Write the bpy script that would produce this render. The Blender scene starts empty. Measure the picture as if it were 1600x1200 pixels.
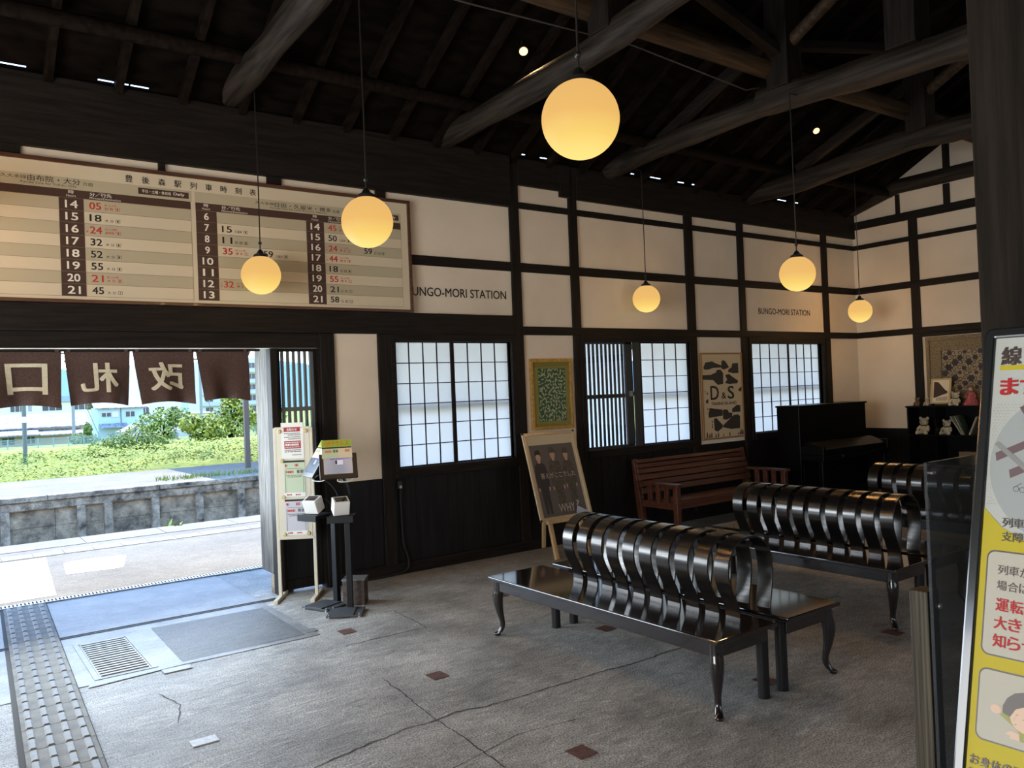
import bpy, bmesh, math, random
from mathutils import Vector, Matrix
random.seed(7)
C = bpy.context.scene
COL = C.collection
R = math.radians
PI = math.pi

# ------------------------------------------------------------------ camera
cam_d = bpy.data.cameras.new('camera')
cam = bpy.data.objects.new('camera', cam_d)
COL.objects.link(cam)
cam_d.sensor_width = 36.0
cam_d.lens = 36.0 * 1255.5 / 1600.0
cam_d.clip_start = 0.05
cam_d.clip_end = 2000
_yaw, _pit, _rol = R(36.041), R(0.589), R(-2.315)
_f = Vector((math.sin(_yaw) * math.cos(_pit), math.cos(_yaw) * math.cos(_pit), math.sin(_pit)))
_r0 = _f.cross(Vector((0, 0, 1))).normalized()
_u0 = _r0.cross(_f)
_r = _r0 * math.cos(_rol) + _u0 * math.sin(_rol)
_u = -_r0 * math.sin(_rol) + _u0 * math.cos(_rol)
_m = Matrix((_r, _u, -_f)).transposed().to_4x4()
_m.translation = Vector((0, -6.524, 1.6))
cam.matrix_world = _m
C.camera = cam

# ------------------------------------------------------------------ view, sky, sun
C.view_settings.view_transform = 'Standard'
C.view_settings.look = 'None'
C.view_settings.gamma = 1.0
C.view_settings.use_curve_mapping = False
C.view_settings.exposure = 0.0
C.cycles.use_denoising = True
C.cycles.max_bounces = 8
C.cycles.diffuse_bounces = 5
C.cycles.transmission_bounces = 6
C.cycles.transparent_max_bounces = 12
C.cycles.sample_clamp_indirect = 6.0
C.cycles.caustics_reflective = False
C.cycles.caustics_refractive = False

w = bpy.data.worlds.new('sky')
C.world = w
w.use_nodes = True
nt = w.node_tree
nt.nodes.clear()
wo = nt.nodes.new('ShaderNodeOutputWorld')
bg = nt.nodes.new('ShaderNodeBackground')
tc = nt.nodes.new('ShaderNodeTexCoord')
sx = nt.nodes.new('ShaderNodeSeparateXYZ')
rmp = nt.nodes.new('ShaderNodeValToRGB')
rmp.color_ramp.elements[0].position = 0.0
rmp.color_ramp.elements[0].color = (0.86, 0.94, 1.0, 1)
rmp.color_ramp.elements[1].position = 0.55
rmp.color_ramp.elements[1].color = (0.20, 0.46, 1.0, 1)
nt.links.new(tc.outputs['Generated'], sx.inputs[0])
nt.links.new(sx.outputs['Z'], rmp.inputs[0])
nt.links.new(rmp.outputs[0], bg.inputs['Color'])
bg.inputs['Strength'].default_value = 5.2
nt.links.new(bg.outputs[0], wo.inputs[0])

sun_d = bpy.data.lights.new('sun', 'SUN')
sun_d.energy = 10.5
sun_d.angle = R(0.6)
sun_d.color = (1.0, 0.95, 0.86)
sun = bpy.data.objects.new('sun', sun_d)
COL.objects.link(sun)
sun.rotation_euler = Vector((-0.05, -0.36, -0.93)).to_track_quat('-Z', 'Y').to_euler()
# the station's other doors stand open behind the viewer; daylight enters there and by the platform door
def door_light(name, loc, direction, sx_, sy_, energy, color):
    d = bpy.data.lights.new(name, 'AREA')
    d.shape = 'RECTANGLE'; d.size = sx_; d.size_y = sy_; d.energy = energy; d.color = color
    o = bpy.data.objects.new(name, d)
    COL.objects.link(o)
    o.location = loc
    o.rotation_euler = Vector(direction).to_track_quat('-Z', 'Y').to_euler()
    return o
door_light('daylight_at_platform_door', (0.5, 0.22, 1.30), (0.2, -1, 0.12), 3.4, 1.4, 150, (0.76, 0.89, 1.0))
door_light('daylight_at_street_door', (-3.9, -4.6, 1.35), (0.85, 0.6, 0.03), 3.8, 2.3, 240, (1.0, 0.95, 0.86))
LAMP_W = 3.0      # scale of all the globe lamps' own light
# ------------------------------------------------------------------ materials
MATS = {}
def mat(name, col, rough=0.6, metal=0.0, var=0.0, vscale=(8, 8, 8), bump=0.0, bscale=40.0, col2=None,
        coat=0.0, spec=0.5, emit=None, es=0.0, trans=0.0, coord='Object', detail=4.0, ramp=(0.35, 0.65), aniso=0.0):
    m = bpy.data.materials.new(name)
    m.use_nodes = True
    n = m.node_tree
    b = n.nodes['Principled BSDF']
    b.inputs['Base Color'].default_value = (*col, 1)
    b.inputs['Roughness'].default_value = rough
    b.inputs['Metallic'].default_value = metal
    b.inputs['Specular IOR Level'].default_value = spec
    if coat:
        b.inputs['Coat Weight'].default_value = coat
        b.inputs['Coat Roughness'].default_value = 0.06
    if aniso:
        b.inputs['Anisotropic'].default_value = aniso
    if trans:
        b.inputs['Transmission Weight'].default_value = trans
    if emit:
        b.inputs['Emission Color'].default_value = (*emit, 1)
        b.inputs['Emission Strength'].default_value = es
    if var or col2 or bump:
        t = n.nodes.new('ShaderNodeTexCoord')
        mp = n.nodes.new('ShaderNodeMapping')
        mp.inputs['Scale'].default_value = vscale
        n.links.new(t.outputs[coord], mp.inputs[0])
    if var or col2:
        nz = n.nodes.new('ShaderNodeTexNoise')
        nz.inputs['Scale'].default_value = 1.0
        nz.inputs['Detail'].default_value = detail
        n.links.new(mp.outputs[0], nz.inputs['Vector'])
        cr = n.nodes.new('ShaderNodeValToRGB')
        c2 = col2 if col2 else tuple(min(1, c * (1 + var)) for c in col)
        c1 = col if col2 else tuple(c * (1 - var) for c in col)
        cr.color_ramp.elements[0].position = ramp[0]
        cr.color_ramp.elements[1].position = ramp[1]
        cr.color_ramp.elements[0].color = (*c1, 1)
        cr.color_ramp.elements[1].color = (*c2, 1)
        n.links.new(nz.outputs['Fac'], cr.inputs[0])
        n.links.new(cr.outputs[0], b.inputs['Base Color'])
    if bump:
        nb = n.nodes.new('ShaderNodeTexNoise')
        nb.inputs['Scale'].default_value = bscale / max(vscale)
        nb.inputs['Detail'].default_value = 5
        n.links.new(mp.outputs[0], nb.inputs['Vector'])
        bp = n.nodes.new('ShaderNodeBump')
        bp.inputs['Strength'].default_value = bump
        bp.inputs['Distance'].default_value = 0.02
        n.links.new(nb.outputs['Fac'], bp.inputs['Height'])
        n.links.new(bp.outputs[0], b.inputs['Normal'])
    MATS[name] = m
    return m

def paper_mat(name, col, tw=0.6):
    m = bpy.data.materials.new(name); m.use_nodes = True
    n = m.node_tree; n.nodes.clear()
    o = n.nodes.new('ShaderNodeOutputMaterial')
    d = n.nodes.new('ShaderNodeBsdfDiffuse'); t = n.nodes.new('ShaderNodeBsdfTranslucent')
    mx = n.nodes.new('ShaderNodeMixShader')
    d.inputs[0].default_value = (*col, 1); t.inputs[0].default_value = (*col, 1)
    mx.inputs[0].default_value = tw
    n.links.new(d.outputs[0], mx.inputs[1]); n.links.new(t.outputs[0], mx.inputs[2])
    n.links.new(mx.outputs[0], o.inputs[0])
    return m

def glass_mat(name, tint, rough=0.0, gloss=0.1):
    m = bpy.data.materials.new(name); m.use_nodes = True
    n = m.node_tree; n.nodes.clear()
    o = n.nodes.new('ShaderNodeOutputMaterial')
    t = n.nodes.new('ShaderNodeBsdfTransparent'); g = n.nodes.new('ShaderNodeBsdfGlossy')
    fr = n.nodes.new('ShaderNodeFresnel')
    ge = n.nodes.new('ShaderNodeNewGeometry'); mi = n.nodes.new('ShaderNodeMapRange')
    mi.inputs['To Min'].default_value = 1.45; mi.inputs['To Max'].default_value = 1 / 1.45      # thin sheet: no inner total reflection
    n.links.new(ge.outputs['Backfacing'], mi.inputs['Value']); n.links.new(mi.outputs[0], fr.inputs[0])
    g.inputs['Roughness'].default_value = rough
    t.inputs[0].default_value = (*tint, 1)
    mx = n.nodes.new('ShaderNodeMixShader')
    n.links.new(fr.outputs[0], mx.inputs[0])
    n.links.new(t.outputs[0], mx.inputs[1]); n.links.new(g.outputs[0], mx.inputs[2])
    n.links.new(mx.outputs[0], o.inputs[0])
    return m

DARKX = mat('dark_timber_along_x', spec=0.2, col=(0.010, 0.0075, 0.006), rough=0.6, var=0.45, vscale=(3, 40, 40), bump=0.15, bscale=60)
DARKZ = mat('dark_timber_upright', spec=0.2, col=(0.010, 0.0075, 0.006), rough=0.6, var=0.45, vscale=(40, 40, 3), bump=0.15, bscale=60)
DARKY = mat('dark_timber_along_y', spec=0.2, col=(0.010, 0.0075, 0.006), rough=0.6, var=0.45, vscale=(40, 3, 40), bump=0.15, bscale=60)
WAINS = mat('black_wainscot_boards', spec=0.2, col=(0.008, 0.0072, 0.0072), rough=0.5, var=0.35, vscale=(30, 30, 1.5), bump=0.1, bscale=60)
LOG = mat('old_log', spec=0.2, col=(0.023, 0.018, 0.014), rough=0.6, var=0.6, vscale=(25, 1.5, 25), bump=0.35, bscale=60)
ROOFB = mat('roof_boards', spec=0.05, col=(0.004, 0.0028, 0.002), rough=0.75, var=0.6, vscale=(5, 5, 25), bump=0.2, bscale=40)
RAFT = mat('rafter_wood', spec=0.05, col=(0.008, 0.0055, 0.004), rough=0.7, var=0.5, vscale=(25, 3, 25))
PLAST = mat('cream_plaster', (0.70, 0.62, 0.505), 0.9, var=0.07, vscale=(1.2, 1.2, 1.2), bump=0.08, bscale=120, detail=6)
WEATH = mat('weathered_grey_wood', (0.035, 0.031, 0.026), 0.8, col2=(0.17, 0.16, 0.14), vscale=(60, 60, 3), bump=0.3, bscale=80)
BLACKL = mat('black_lacquer', (0.012, 0.0085, 0.008), 0.09, var=0.3, vscale=(4, 30, 4), coat=0.6)
RINGL = mat('black_bentwood_lacquer', (0.075, 0.069, 0.064), 0.22, metal=0.92, var=0.25, vscale=(60, 3, 60), coat=0.1)
PIANO = mat('piano_black', (0.0025, 0.0025, 0.0025), 0.35, spec=0.12)
REDW = mat('red_brown_bench_wood', (0.070, 0.022, 0.011), 0.4, var=0.4, vscale=(2, 30, 30), coat=0.2)
LIGHTW = mat('pale_easel_wood', (0.42, 0.28, 0.14), 0.5, var=0.2, vscale=(25, 25, 2))
ALU = mat('champagne_aluminium', (0.62, 0.50, 0.33), 0.35, metal=0.6)
PAPER = paper_mat('shoji_paper', (0.98, 0.955, 0.88), 0.96)
FROST = paper_mat('frosted_pane', (0.96, 0.97, 0.98), 0.92)
GLASS = glass_mat('clear_glass', (0.93, 0.97, 0.97))
ACRYL = glass_mat('hazed_acrylic', (0.55, 0.59, 0.61), 0.02)  # dark reflections and haze on the clear sheet are put into its colour
_n = ACRYL.node_tree; _o = [q for q in _n.nodes if q.type == 'OUTPUT_MATERIAL'][0]
_d = _n.nodes.new('ShaderNodeBsdfDiffuse'); _d.inputs[0].default_value = (0.22, 0.24, 0.26, 1)
_x = _n.nodes.new('ShaderNodeMixShader'); _x.inputs[0].default_value = 0.14
_n.links.new(_o.inputs[0].links[0].from_socket, _x.inputs[1]); _n.links.new(_d.outputs[0], _x.inputs[2]); _n.links.new(_x.outputs[0], _o.inputs[0])
INK = mat('black_ink', (0.012, 0.011, 0.010), 0.6)
INKB = mat('brown_ink', (0.035, 0.018, 0.012), 0.6)
INKR = mat('red_ink', (0.50, 0.035, 0.025), 0.6)
WHITEP = mat('white_paper', (0.80, 0.80, 0.78), 0.7)
CREAMP = mat('cream_paper', (0.72, 0.64, 0.46), 0.7)
METAL = mat('brushed_steel', (0.5, 0.5, 0.5), 0.35, metal=0.9)
BLKMET = mat('black_powdercoat', (0.005, 0.0065, 0.0085), 0.45, spec=0.25)
WHPLAS = mat('white_plastic', (0.78, 0.78, 0.76), 0.35)
IVORY = mat('ivory_painted_steel', (0.62, 0.58, 0.46), 0.45)
BRASSM = mat('yellowed_magnet', (0.50, 0.40, 0.18), 0.4)

# concrete floor
def concrete(name, a, b_, speck, rough=0.6, s1=1.3, bump=0.5):
    m = bpy.data.materials.new(name); m.use_nodes = True
    n = m.node_tree; p = n.nodes['Principled BSDF']
    t = n.nodes.new('ShaderNodeTexCoord')
    n1 = n.nodes.new('ShaderNodeTexNoise'); n1.inputs['Scale'].default_value = s1; n1.inputs['Detail'].default_value = 8; n1.inputs['Roughness'].default_value = 0.65
    n2 = n.nodes.new('ShaderNodeTexNoise'); n2.inputs['Scale'].default_value = 120; n2.inputs['Detail'].default_value = 5; n2.inputs['Roughness'].default_value = 0.7
    mp = n.nodes.new('ShaderNodeMapping'); mp.inputs['Scale'].default_value = (4, 14, 4); mp.inputs['Rotation'].default_value = (0, 0, 0.5)
    n3 = n.nodes.new('ShaderNodeTexNoise'); n3.inputs['Scale'].default_value = 1.2; n3.inputs['Detail'].default_value = 6; n3.inputs['Distortion'].default_value = 1.5
    for q in (n1, n2):
        n.links.new(t.outputs['Object'], q.inputs['Vector'])
    n.links.new(t.outputs['Object'], mp.inputs[0]); n.links.new(mp.outputs[0], n3.inputs['Vector'])
    r1 = n.nodes.new('ShaderNodeValToRGB')
    r1.color_ramp.elements[0].position = 0.3; r1.color_ramp.elements[1].position = 0.7
    r1.color_ramp.elements[0].color = (*a, 1); r1.color_ramp.elements[1].color = (*b_, 1)
    n.links.new(n1.outputs['Fac'], r1.inputs[0])
    r2 = n.nodes.new('ShaderNodeValToRGB')
    r2.color_ramp.elements[0].position = 0.38; r2.color_ramp.elements[1].position = 0.62
    r2.color_ramp.elements[0].color = (1 - speck, 1 - speck, 1 - speck, 1); r2.color_ramp.elements[1].color = (1 + speck, 1 + speck, 1 + speck, 1)
    n.links.new(n2.outputs['Fac'], r2.inputs[0])
    r3 = n.nodes.new('ShaderNodeValToRGB')
    r3.color_ramp.elements[0].position = 0.36; r3.color_ramp.elements[1].position = 0.64
    k3 = min(0.14, speck * 0.16)
    r3.color_ramp.elements[0].color = (1 - k3, 1 - k3, 1 - k3, 1); r3.color_ramp.elements[1].color = (1 + k3, 1 + k3, 1 + k3, 1)
    n.links.new(n3.outputs['Fac'], r3.inputs[0])
    m3 = n.nodes.new('ShaderNodeMix'); m3.data_type = 'RGBA'; m3.blend_type = 'MULTIPLY'; m3.inputs[0].default_value = 1.0
    n.links.new(r1.outputs[0], m3.inputs[6]); n.links.new(r3.outputs[0], m3.inputs[7])
    n4 = n.nodes.new('ShaderNodeTexNoise'); n4.inputs['Scale'].default_value = 9; n4.inputs['Detail'].default_value = 9; n4.inputs['Roughness'].default_value = 0.72; n4.inputs['Distortion'].default_value = 2.2
    mp4 = n.nodes.new('ShaderNodeMapping'); mp4.inputs['Scale'].default_value = (0.45, 1.0, 1.0); mp4.inputs['Rotation'].default_value = (0, 0, 0.35)
    n.links.new(t.outputs['Object'], mp4.inputs[0]); n.links.new(mp4.outputs[0], n4.inputs['Vector'])
    r4 = n.nodes.new('ShaderNodeValToRGB')
    k4 = min(0.5, speck * 0.55)
    for q_, (pos, c_) in enumerate(((0.36, 1 - k4 * 0.7), (0.47, 1.0), (0.56, 1.0), (0.66, 1 + k4))):
        e4 = r4.color_ramp.elements[q_] if q_ < 2 else r4.color_ramp.elements.new(pos)
        e4.position = pos; e4.color = (c_, c_, c_, 1)
    n.links.new(n4.outputs['Fac'], r4.inputs[0])
    m4 = n.nodes.new('ShaderNodeMix'); m4.data_type = 'RGBA'; m4.blend_type = 'MULTIPLY'; m4.inputs[0].default_value = 1.0
    n.links.new(m3.outputs[2], m4.inputs[6]); n.links.new(r4.outputs[0], m4.inputs[7]); m3 = m4
    mx = n.nodes.new('ShaderNodeMix'); mx.data_type = 'RGBA'; mx.blend_type = 'MULTIPLY'; mx.inputs[0].default_value = 1.0
    n.links.new(m3.outputs[2], mx.inputs[6]); n.links.new(r2.outputs[0], mx.inputs[7])
    n.links.new(mx.outputs[2], p.inputs['Base Color'])
    p.inputs['Roughness'].default_value = rough
    ad = n.nodes.new('ShaderNodeMath'); ad.operation = 'MULTIPLY_ADD'; ad.inputs[1].default_value = 0.22
    n.links.new(n2.outputs['Fac'], ad.inputs[0]); n.links.new(n3.outputs['Fac'], ad.inputs[2])
    bp = n.nodes.new('ShaderNodeBump'); bp.inputs['Strength'].default_value = bump; bp.inputs['Distance'].default_value = 0.012
    n.links.new(ad.outputs[0], bp.inputs['Height']); n.links.new(bp.outputs[0], p.inputs['Normal'])
    return m
FLOORM = concrete('worn_concrete', (0.185, 0.179, 0.16), (0.46, 0.447, 0.405), 0.75, 0.62, 1.6, 0.6)
SLABM = concrete('smooth_concrete', (0.12, 0.12, 0.118), (0.28, 0.28, 0.276), 0.25, 0.45, 3.5, 0.3)
PATCHM = concrete('dark_aggregate', (0.058, 0.058, 0.056), (0.115, 0.113, 0.106), 0.5, 0.6)
ASPH = concrete('pale_asphalt', (0.125, 0.108, 0.083), (0.20, 0.178, 0.14), 0.5, 0.9, 0.8)
STONE = concrete('weathered_concrete_wall', (0.022, 0.018, 0.012), (0.42, 0.345, 0.24), 0.6, 0.9, 5.0, 1.0)

# ------------------------------------------------------------------ mesh helpers
class MB:
    def __init__(s):
        s.v = []; s.f = []
    def add(s, vs, fs):
        k = len(s.v)
        s.v += [tuple(v) for v in vs]
        s.f += [tuple(i + k for i in f) for f in fs]
        return s
    def box(s, x0, x1, y0, y1, z0, z1):
        vs = [(x, y, z) for z in (z0, z1) for y in (y0, y1) for x in (x0, x1)]
        return s.add(vs, [(0, 2, 3, 1), (4, 5, 7, 6), (0, 1, 5, 4), (2, 6, 7, 3), (0, 4, 6, 2), (1, 3, 7, 5)])
    def obox(s, c, ax, ay, az, hx, hy, hz):
        c = Vector(c); ax = Vector(ax) * hx; ay = Vector(ay) * hy; az = Vector(az) * hz
        vs = [c + ax * i + ay * j + az * k for k in (-1, 1) for j in (-1, 1) for i in (-1, 1)]
        return s.add(vs, [(0, 2, 3, 1), (4, 5, 7, 6), (0, 1, 5, 4), (2, 6, 7, 3), (0, 4, 6, 2), (1, 3, 7, 5)])
    def beam(s, p0, p1, wd, ht, up=(0, 0, 1)):
        p0 = Vector(p0); p1 = Vector(p1); d = (p1 - p0); L = d.length; d.normalize()
        side = d.cross(Vector(up)).normalized(); u = side.cross(d)
        return s.obox((p0 + p1) / 2, d, side, u, L / 2, wd / 2, ht / 2)
    def tube(s, pts, rad, n=10, cap=True):
        pts = [Vector(p) for p in pts]
        if not hasattr(rad, '__len__'):
            rad = [rad] * len(pts)
        k = len(s.v); ref = None
        for i, p in enumerate(pts):
            d = (pts[min(i + 1, len(pts) - 1)] - pts[max(i - 1, 0)]).normalized()
            if ref is None:
                ref = d.orthogonal().normalized()
            ref = (ref - d * ref.dot(d)).normalized()
            b = d.cross(ref)
            for j in range(n):
                a = 2 * PI * j / n
                s.v.append(tuple(p + (ref * math.cos(a) + b * math.sin(a)) * rad[i]))
        for i in range(len(pts) - 1):
            for j in range(n):
                a = k + i * n + j; b_ = k + i * n + (j + 1) % n
                s.f.append((a, b_, b_ + n, a + n))
        if cap:
            s.f.append(tuple(k + j for j in range(n))[::-1])
            s.f.append(tuple(k + (len(pts) - 1) * n + j for j in range(n)))
        return s
    def lathe(s, c, prof, n=24):
        c = Vector(c); k = len(s.v)
        for r, z in prof:
            for j in range(n):
                a = 2 * PI * j / n
                s.v.append((c.x + r * math.cos(a), c.y + r * math.sin(a), c.z + z))
        for i in range(len(prof) - 1):
            for j in range(n):
                a = k + i * n + j; b_ = k + i * n + (j + 1) % n
                s.f.append((a, b_, b_ + n, a + n))
        s.f.append(tuple(k + j for j in range(n))[::-1])
        s.f.append(tuple(k + (len(prof) - 1) * n + j for j in range(n)))
        return s
    def ball(s, c, r, sc=(1, 1, 1), n=14, m=8):
        c = Vector(c); k = len(s.v)
        for i in range(m + 1):
            t = PI * i / m
            for j in range(n):
                a = 2 * PI * j / n
                s.v.append((c.x + r * sc[0] * math.sin(t) * math.cos(a), c.y + r * sc[1] * math.sin(t) * math.sin(a), c.z + r * sc[2] * math.cos(t)))
        for i in range(m):
            for j in range(n):
                a = k + i * n + j; b_ = k + i * n + (j + 1) % n
                s.f.append((a, a + n, b_ + n, b_))
        return s
    def poly(s, pts):
        return s.add(pts, [tuple(range(len(pts)))])
    def prism(s, pts, off):
        off = Vector(off); n = len(pts)
        vs = [Vector(p) for p in pts] + [Vector(p) + off for p in pts]
        fs = [tuple(range(n))[::-1], tuple(range(n, 2 * n))] + [(i, (i + 1) % n, n + (i + 1) % n, n + i) for i in range(n)]
        return s.add(vs, fs)
    def sweep(s, pts, prof_a, prof_b):
        """band: two matching rails of points joined by quads both sides (solid strip)"""
        return s

def smooth_curve(P, n=8, closed=False):
    out = []
    P = [Vector(p) for p in P]
    N = len(P)
    for i in range(N - 1):
        p0 = P[max(i - 1, 0)]; p1 = P[i]; p2 = P[i + 1]; p3 = P[min(i + 2, N - 1)]
        for k in range(n):
            t = k / n
            out.append(0.5 * ((2 * p1) + (p2 - p0) * t + (2 * p0 - 5 * p1 + 4 * p2 - p3) * t * t + (3 * p1 - p0 - 3 * p2 + p3) * t ** 3))
    out.append(P[-1])
    return out

def obj(name, mb, m, parent=None, smooth=False, bevel=0.0, local=False, seg=2):
    me = bpy.data.meshes.new(name)
    me.from_pydata([tuple(v) for v in mb.v], [], mb.f)
    if isinstance(m, (list, tuple)):
        for q in m: me.materials.append(q)
    else:
        me.materials.append(m)
    me.update()
    o = bpy.data.objects.new(name, me)
    COL.objects.link(o)
    if smooth:
        me.polygons.foreach_set('use_smooth', [True] * len(me.polygons))
        me.set_sharp_from_angle(angle=R(40))
    if bevel:
        b = o.modifiers.new('bevel', 'BEVEL'); b.width = bevel; b.segments = seg; b.limit_method = 'ANGLE'
    if parent is not None:
        o.parent = parent
        if not local:
            top = parent
            mw = chain(parent)
            o.matrix_parent_inverse = mw.inverted()
    return o

def chain(o):
    m = o.matrix_basis.copy()
    if o.parent:
        m = chain(o.parent) @ o.matrix_parent_inverse @ m
    return m

def tag(o, label=None, cat=None, group=None, kind=None):
    if label: o['label'] = label
    if cat: o['category'] = cat
    if group: o['group'] = group
    if kind: o['kind'] = kind
    return o

def thing(name, label, cat, loc=(0, 0, 0), rz=0.0, group=None):
    o = bpy.data.objects.new(name, None)
    o.empty_display_size = 0.1
    COL.objects.link(o)
    o.location = loc; o.rotation_euler = (0, 0, rz)
    tag(o, label, cat, group)
    return o

def struct(name, mb, m, label=None, cat=None, parent=None, **k):
    o = obj(name, mb, m, parent, **k)
    if parent is None:
        o['kind'] = 'structure'
        if label: o['label'] = label
        if cat: o['category'] = cat
    return o

def kids(o):
    return [c for c in o.children]

def copy_tree(o, parent=None):
    c = o.copy()
    COL.objects.link(c)
    if parent:
        c.parent = parent
        c.matrix_parent_inverse = o.matrix_parent_inverse
    for ch in kids(o):
        copy_tree(ch, c)
    return c

# ------------------------------------------------------------------ lettering
_GC = {}
def glyphs(s, bold=0.0):
    key = (s, bold)
    if key in _GC: return _GC[key]
    cu = bpy.data.curves.new('lettering', 'FONT')
    cu.body = s; cu.size = 1.0; cu.resolution_u = 3; cu.offset = bold
    o = bpy.data.objects.new('lettering', cu)
    COL.objects.link(o)
    dg = bpy.context.evaluated_depsgraph_get()
    me = o.evaluated_get(dg).to_mesh()
    vs = [(v.co.x, v.co.y) for v in me.vertices]
    fs = [tuple(p.vertices) for p in me.polygons]
    o.evaluated_get(dg).to_mesh_clear()
    bpy.data.objects.remove(o); bpy.data.curves.remove(cu)
    if vs:
        bb = (min(v[0] for v in vs), max(v[0] for v in vs), min(v[1] for v in vs), max(v[1] for v in vs))
    else:
        bb = (0, 1, 0, 1)
    _GC[key] = (vs, fs, bb)
    return _GC[key]

def write(mb, s, fn, x0, y0, wd, ht, bold=0.0, mirror=False):
    """fit the string into the box x0..x0+wd, y0..y0+ht of the surface that fn maps to 3-D"""
    vs, fs, bb = glyphs(s)
    if not vs: return
    w_ = max(bb[1] - bb[0], 1e-4); h_ = max(bb[3] - bb[2], 1e-4)
    e = bold * abs(ht) * 0.9                   # heavier strokes: the letter struck again a hair to each side
    p0 = Vector(fn(x0, y0)); nv = (Vector(fn(x0 + 0.01, y0)) - p0).cross(Vector(fn(x0, y0 + 0.01)) - p0).normalized()
    for k, (dx, dy) in enumerate(((-e, -e * .5), (e, -e * .5), (-e, e * .5), (e, e * .5), (0, 0)) if bold else ((0, 0),)):
        out = []
        for x, y in vs:
            u = (x - bb[0]) / w_
            if mirror: u = 1 - u
            out.append(Vector(fn(x0 + e + u * (wd - 2 * e) + dx, y0 + (y - bb[2]) / h_ * ht + dy)) + nv * (k * 0.00007))
        mb.add(out, fs)

# ================================================================== THE SETTING
XL, XR, YS = -4.0, 11.03, -8.8        # left wall, right wall, street-side wall (main wall is y = 0)
# ---- floor
fl = struct('floor', MB().box(XL - 0.3, XR + 0.3, YS - 3, 1.22, -0.3, 0.0), FLOORM, 'worn grey concrete floor of the waiting hall', 'floor')
struct('smooth_slab', MB().box(-2.0, 2.12, -1.27, 1.2, 0.0, 0.004), SLABM, parent=fl)
struct('dark_patch', MB().poly([(1.26, -0.25, 0.0055), (1.24, -1.22, 0.0055), (2.04, -1.2, 0.0055), (2.06, -0.28, 0.0055)]), PATCHM, parent=fl)
struct('slab_edge_band', MB().poly([(0.70, -1.32, 0.005), (0.72, -1.22, 0.005), (2.15, -1.08, 0.005), (2.15, -1.17, 0.005)]), SLABM, parent=fl)
CRACK = mat('floor_crack', (0.03, 0.028, 0.025), 0.9)
def crack(pts, wd):
    mb = MB()
    P = []
    for i in range(len(pts) - 1):
        a, b = Vector((*pts[i], 0)), Vector((*pts[i + 1], 0))
        n = max(2, int((b - a).length / 0.035))
        for k in range(n):
            q = a.lerp(b, k / n)
            P.append(q + Vector((random.uniform(-1, 1), random.uniform(-1, 1), 0)) * wd * 1.6)
    P.append(Vector((*pts[-1], 0)))
    for i in range(len(P) - 1):
        d = (P[i + 1] - P[i]).normalized(); s = Vector((-d.y, d.x, 0)) * wd * random.uniform(0.5, 1.0)
        mb.poly([(P[i].x - s.x, P[i].y - s.y, 0.002), (P[i + 1].x - s.x, P[i + 1].y - s.y, 0.002), (P[i + 1].x + s.x, P[i + 1].y + s.y, 0.002), (P[i].x + s.x, P[i].y + s.y, 0.002)])
    return mb
struct('crack', crack([(1.32, -3.13), (1.69, -3.06), (1.84, -3.04), (1.99, -3.05), (2.1, -3.03), (2.27, -3.07), (2.52, -3.09), (2.74, -3.09), (3.09, -3.10), (3.32, -3.12), (3.9, -3.1), (4.6, -3.0), (5.4, -3.1)], 0.005), CRACK, parent=fl)
struct('crack', crack([(2.05, -2.36), (1.99, -3.05), (1.97, -3.41), (1.95, -3.68)], 0.004), CRACK, parent=fl)
struct('crack', crack([(2.14, -1.63), (2.43, -1.62), (2.75, -1.63), (2.78, -1.09)], 0.004), CRACK, parent=fl)
struct('crack', crack([(1.5, -3.6), (1.95, -3.5), (2.2, -3.45), (2.5, -3.5)], 0.003), CRACK, parent=fl)
struct('crack', crack([(1.0, -1.7), (1.05, -1.95), (0.98, -2.2)], 0.003), CRACK, parent=fl)
struct('crack', crack([(1.55, 0.9), (1.6, 0.55), (1.78, 0.1)], 0.006), mat('pale_crack_filler', (0.55, 0.53, 0.48), 0.9), parent=fl)
struct('floor_groove', MB().box(-2, 2.25, -0.105, -0.085, 0.004, 0.0065).box(-2, 2.25, -0.065, -0.045, 0.004, 0.0065), CRACK, parent=fl)

# ---- main wall with the door and three window openings (plaster core)
def wall_with_holes(mb, x0, x1, z0, z1, y0, y1, holes):
    xs = sorted(set([x0, x1] + [h[0] for h in holes] + [h[1] for h in holes]))
    zs = sorted(set([z0, z1] + [h[2] for h in holes] + [h[3] for h in holes]))
    for i in range(len(xs) - 1):
        for j in range(len(zs) - 1):
            cx = (xs[i] + xs[i + 1]) / 2; cz = (zs[j] + zs[j + 1]) / 2
            if any(h[0] < cx < h[1] and h[2] < cz < h[3] for h in holes): continue
            mb.box(xs[i], xs[i + 1], y0, y1, zs[j], zs[j + 1])
    return mb
W1 = (3.44, 4.74, 0.95, 2.105); W2 = (5.70, 7.37, 0.94, 2.115); W3 = (8.54, 10.11, 0.95, 2.105); DR = (-1.5, 2.72, -0.01, 2.045)
wb = struct('wall_back', wall_with_holes(MB(), XL, XR + 0.12, 0, 3.97, 0.0, 0.10, [W1, W2, W3, DR]), PLAST, 'cream plaster wall with black timber frame facing the platform', 'wall')
wz = MB()
for x0, x1 in ((XL, -1.5), (2.72, XR)):
    wz.box(x0, x1, -0.006, 0.0, 0.0, 0.876)
struct('wainscot', wz, WAINS, parent=wb)
seams = MB()
for x in (3.15, 3.27, 3.60, 3.95, 4.30, 4.66, 4.90, 5.20, 5.57, 5.9, 6.3, 6.7, 7.1, 7.5, 7.9, 8.35, 8.8, 9.2, 9.6):
    seams.box(x - 0.004, x + 0.004, -0.011, -0.006, 0.10, 0.876)
struct('wainscot_batten', seams, DARKZ, parent=wb)
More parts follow.
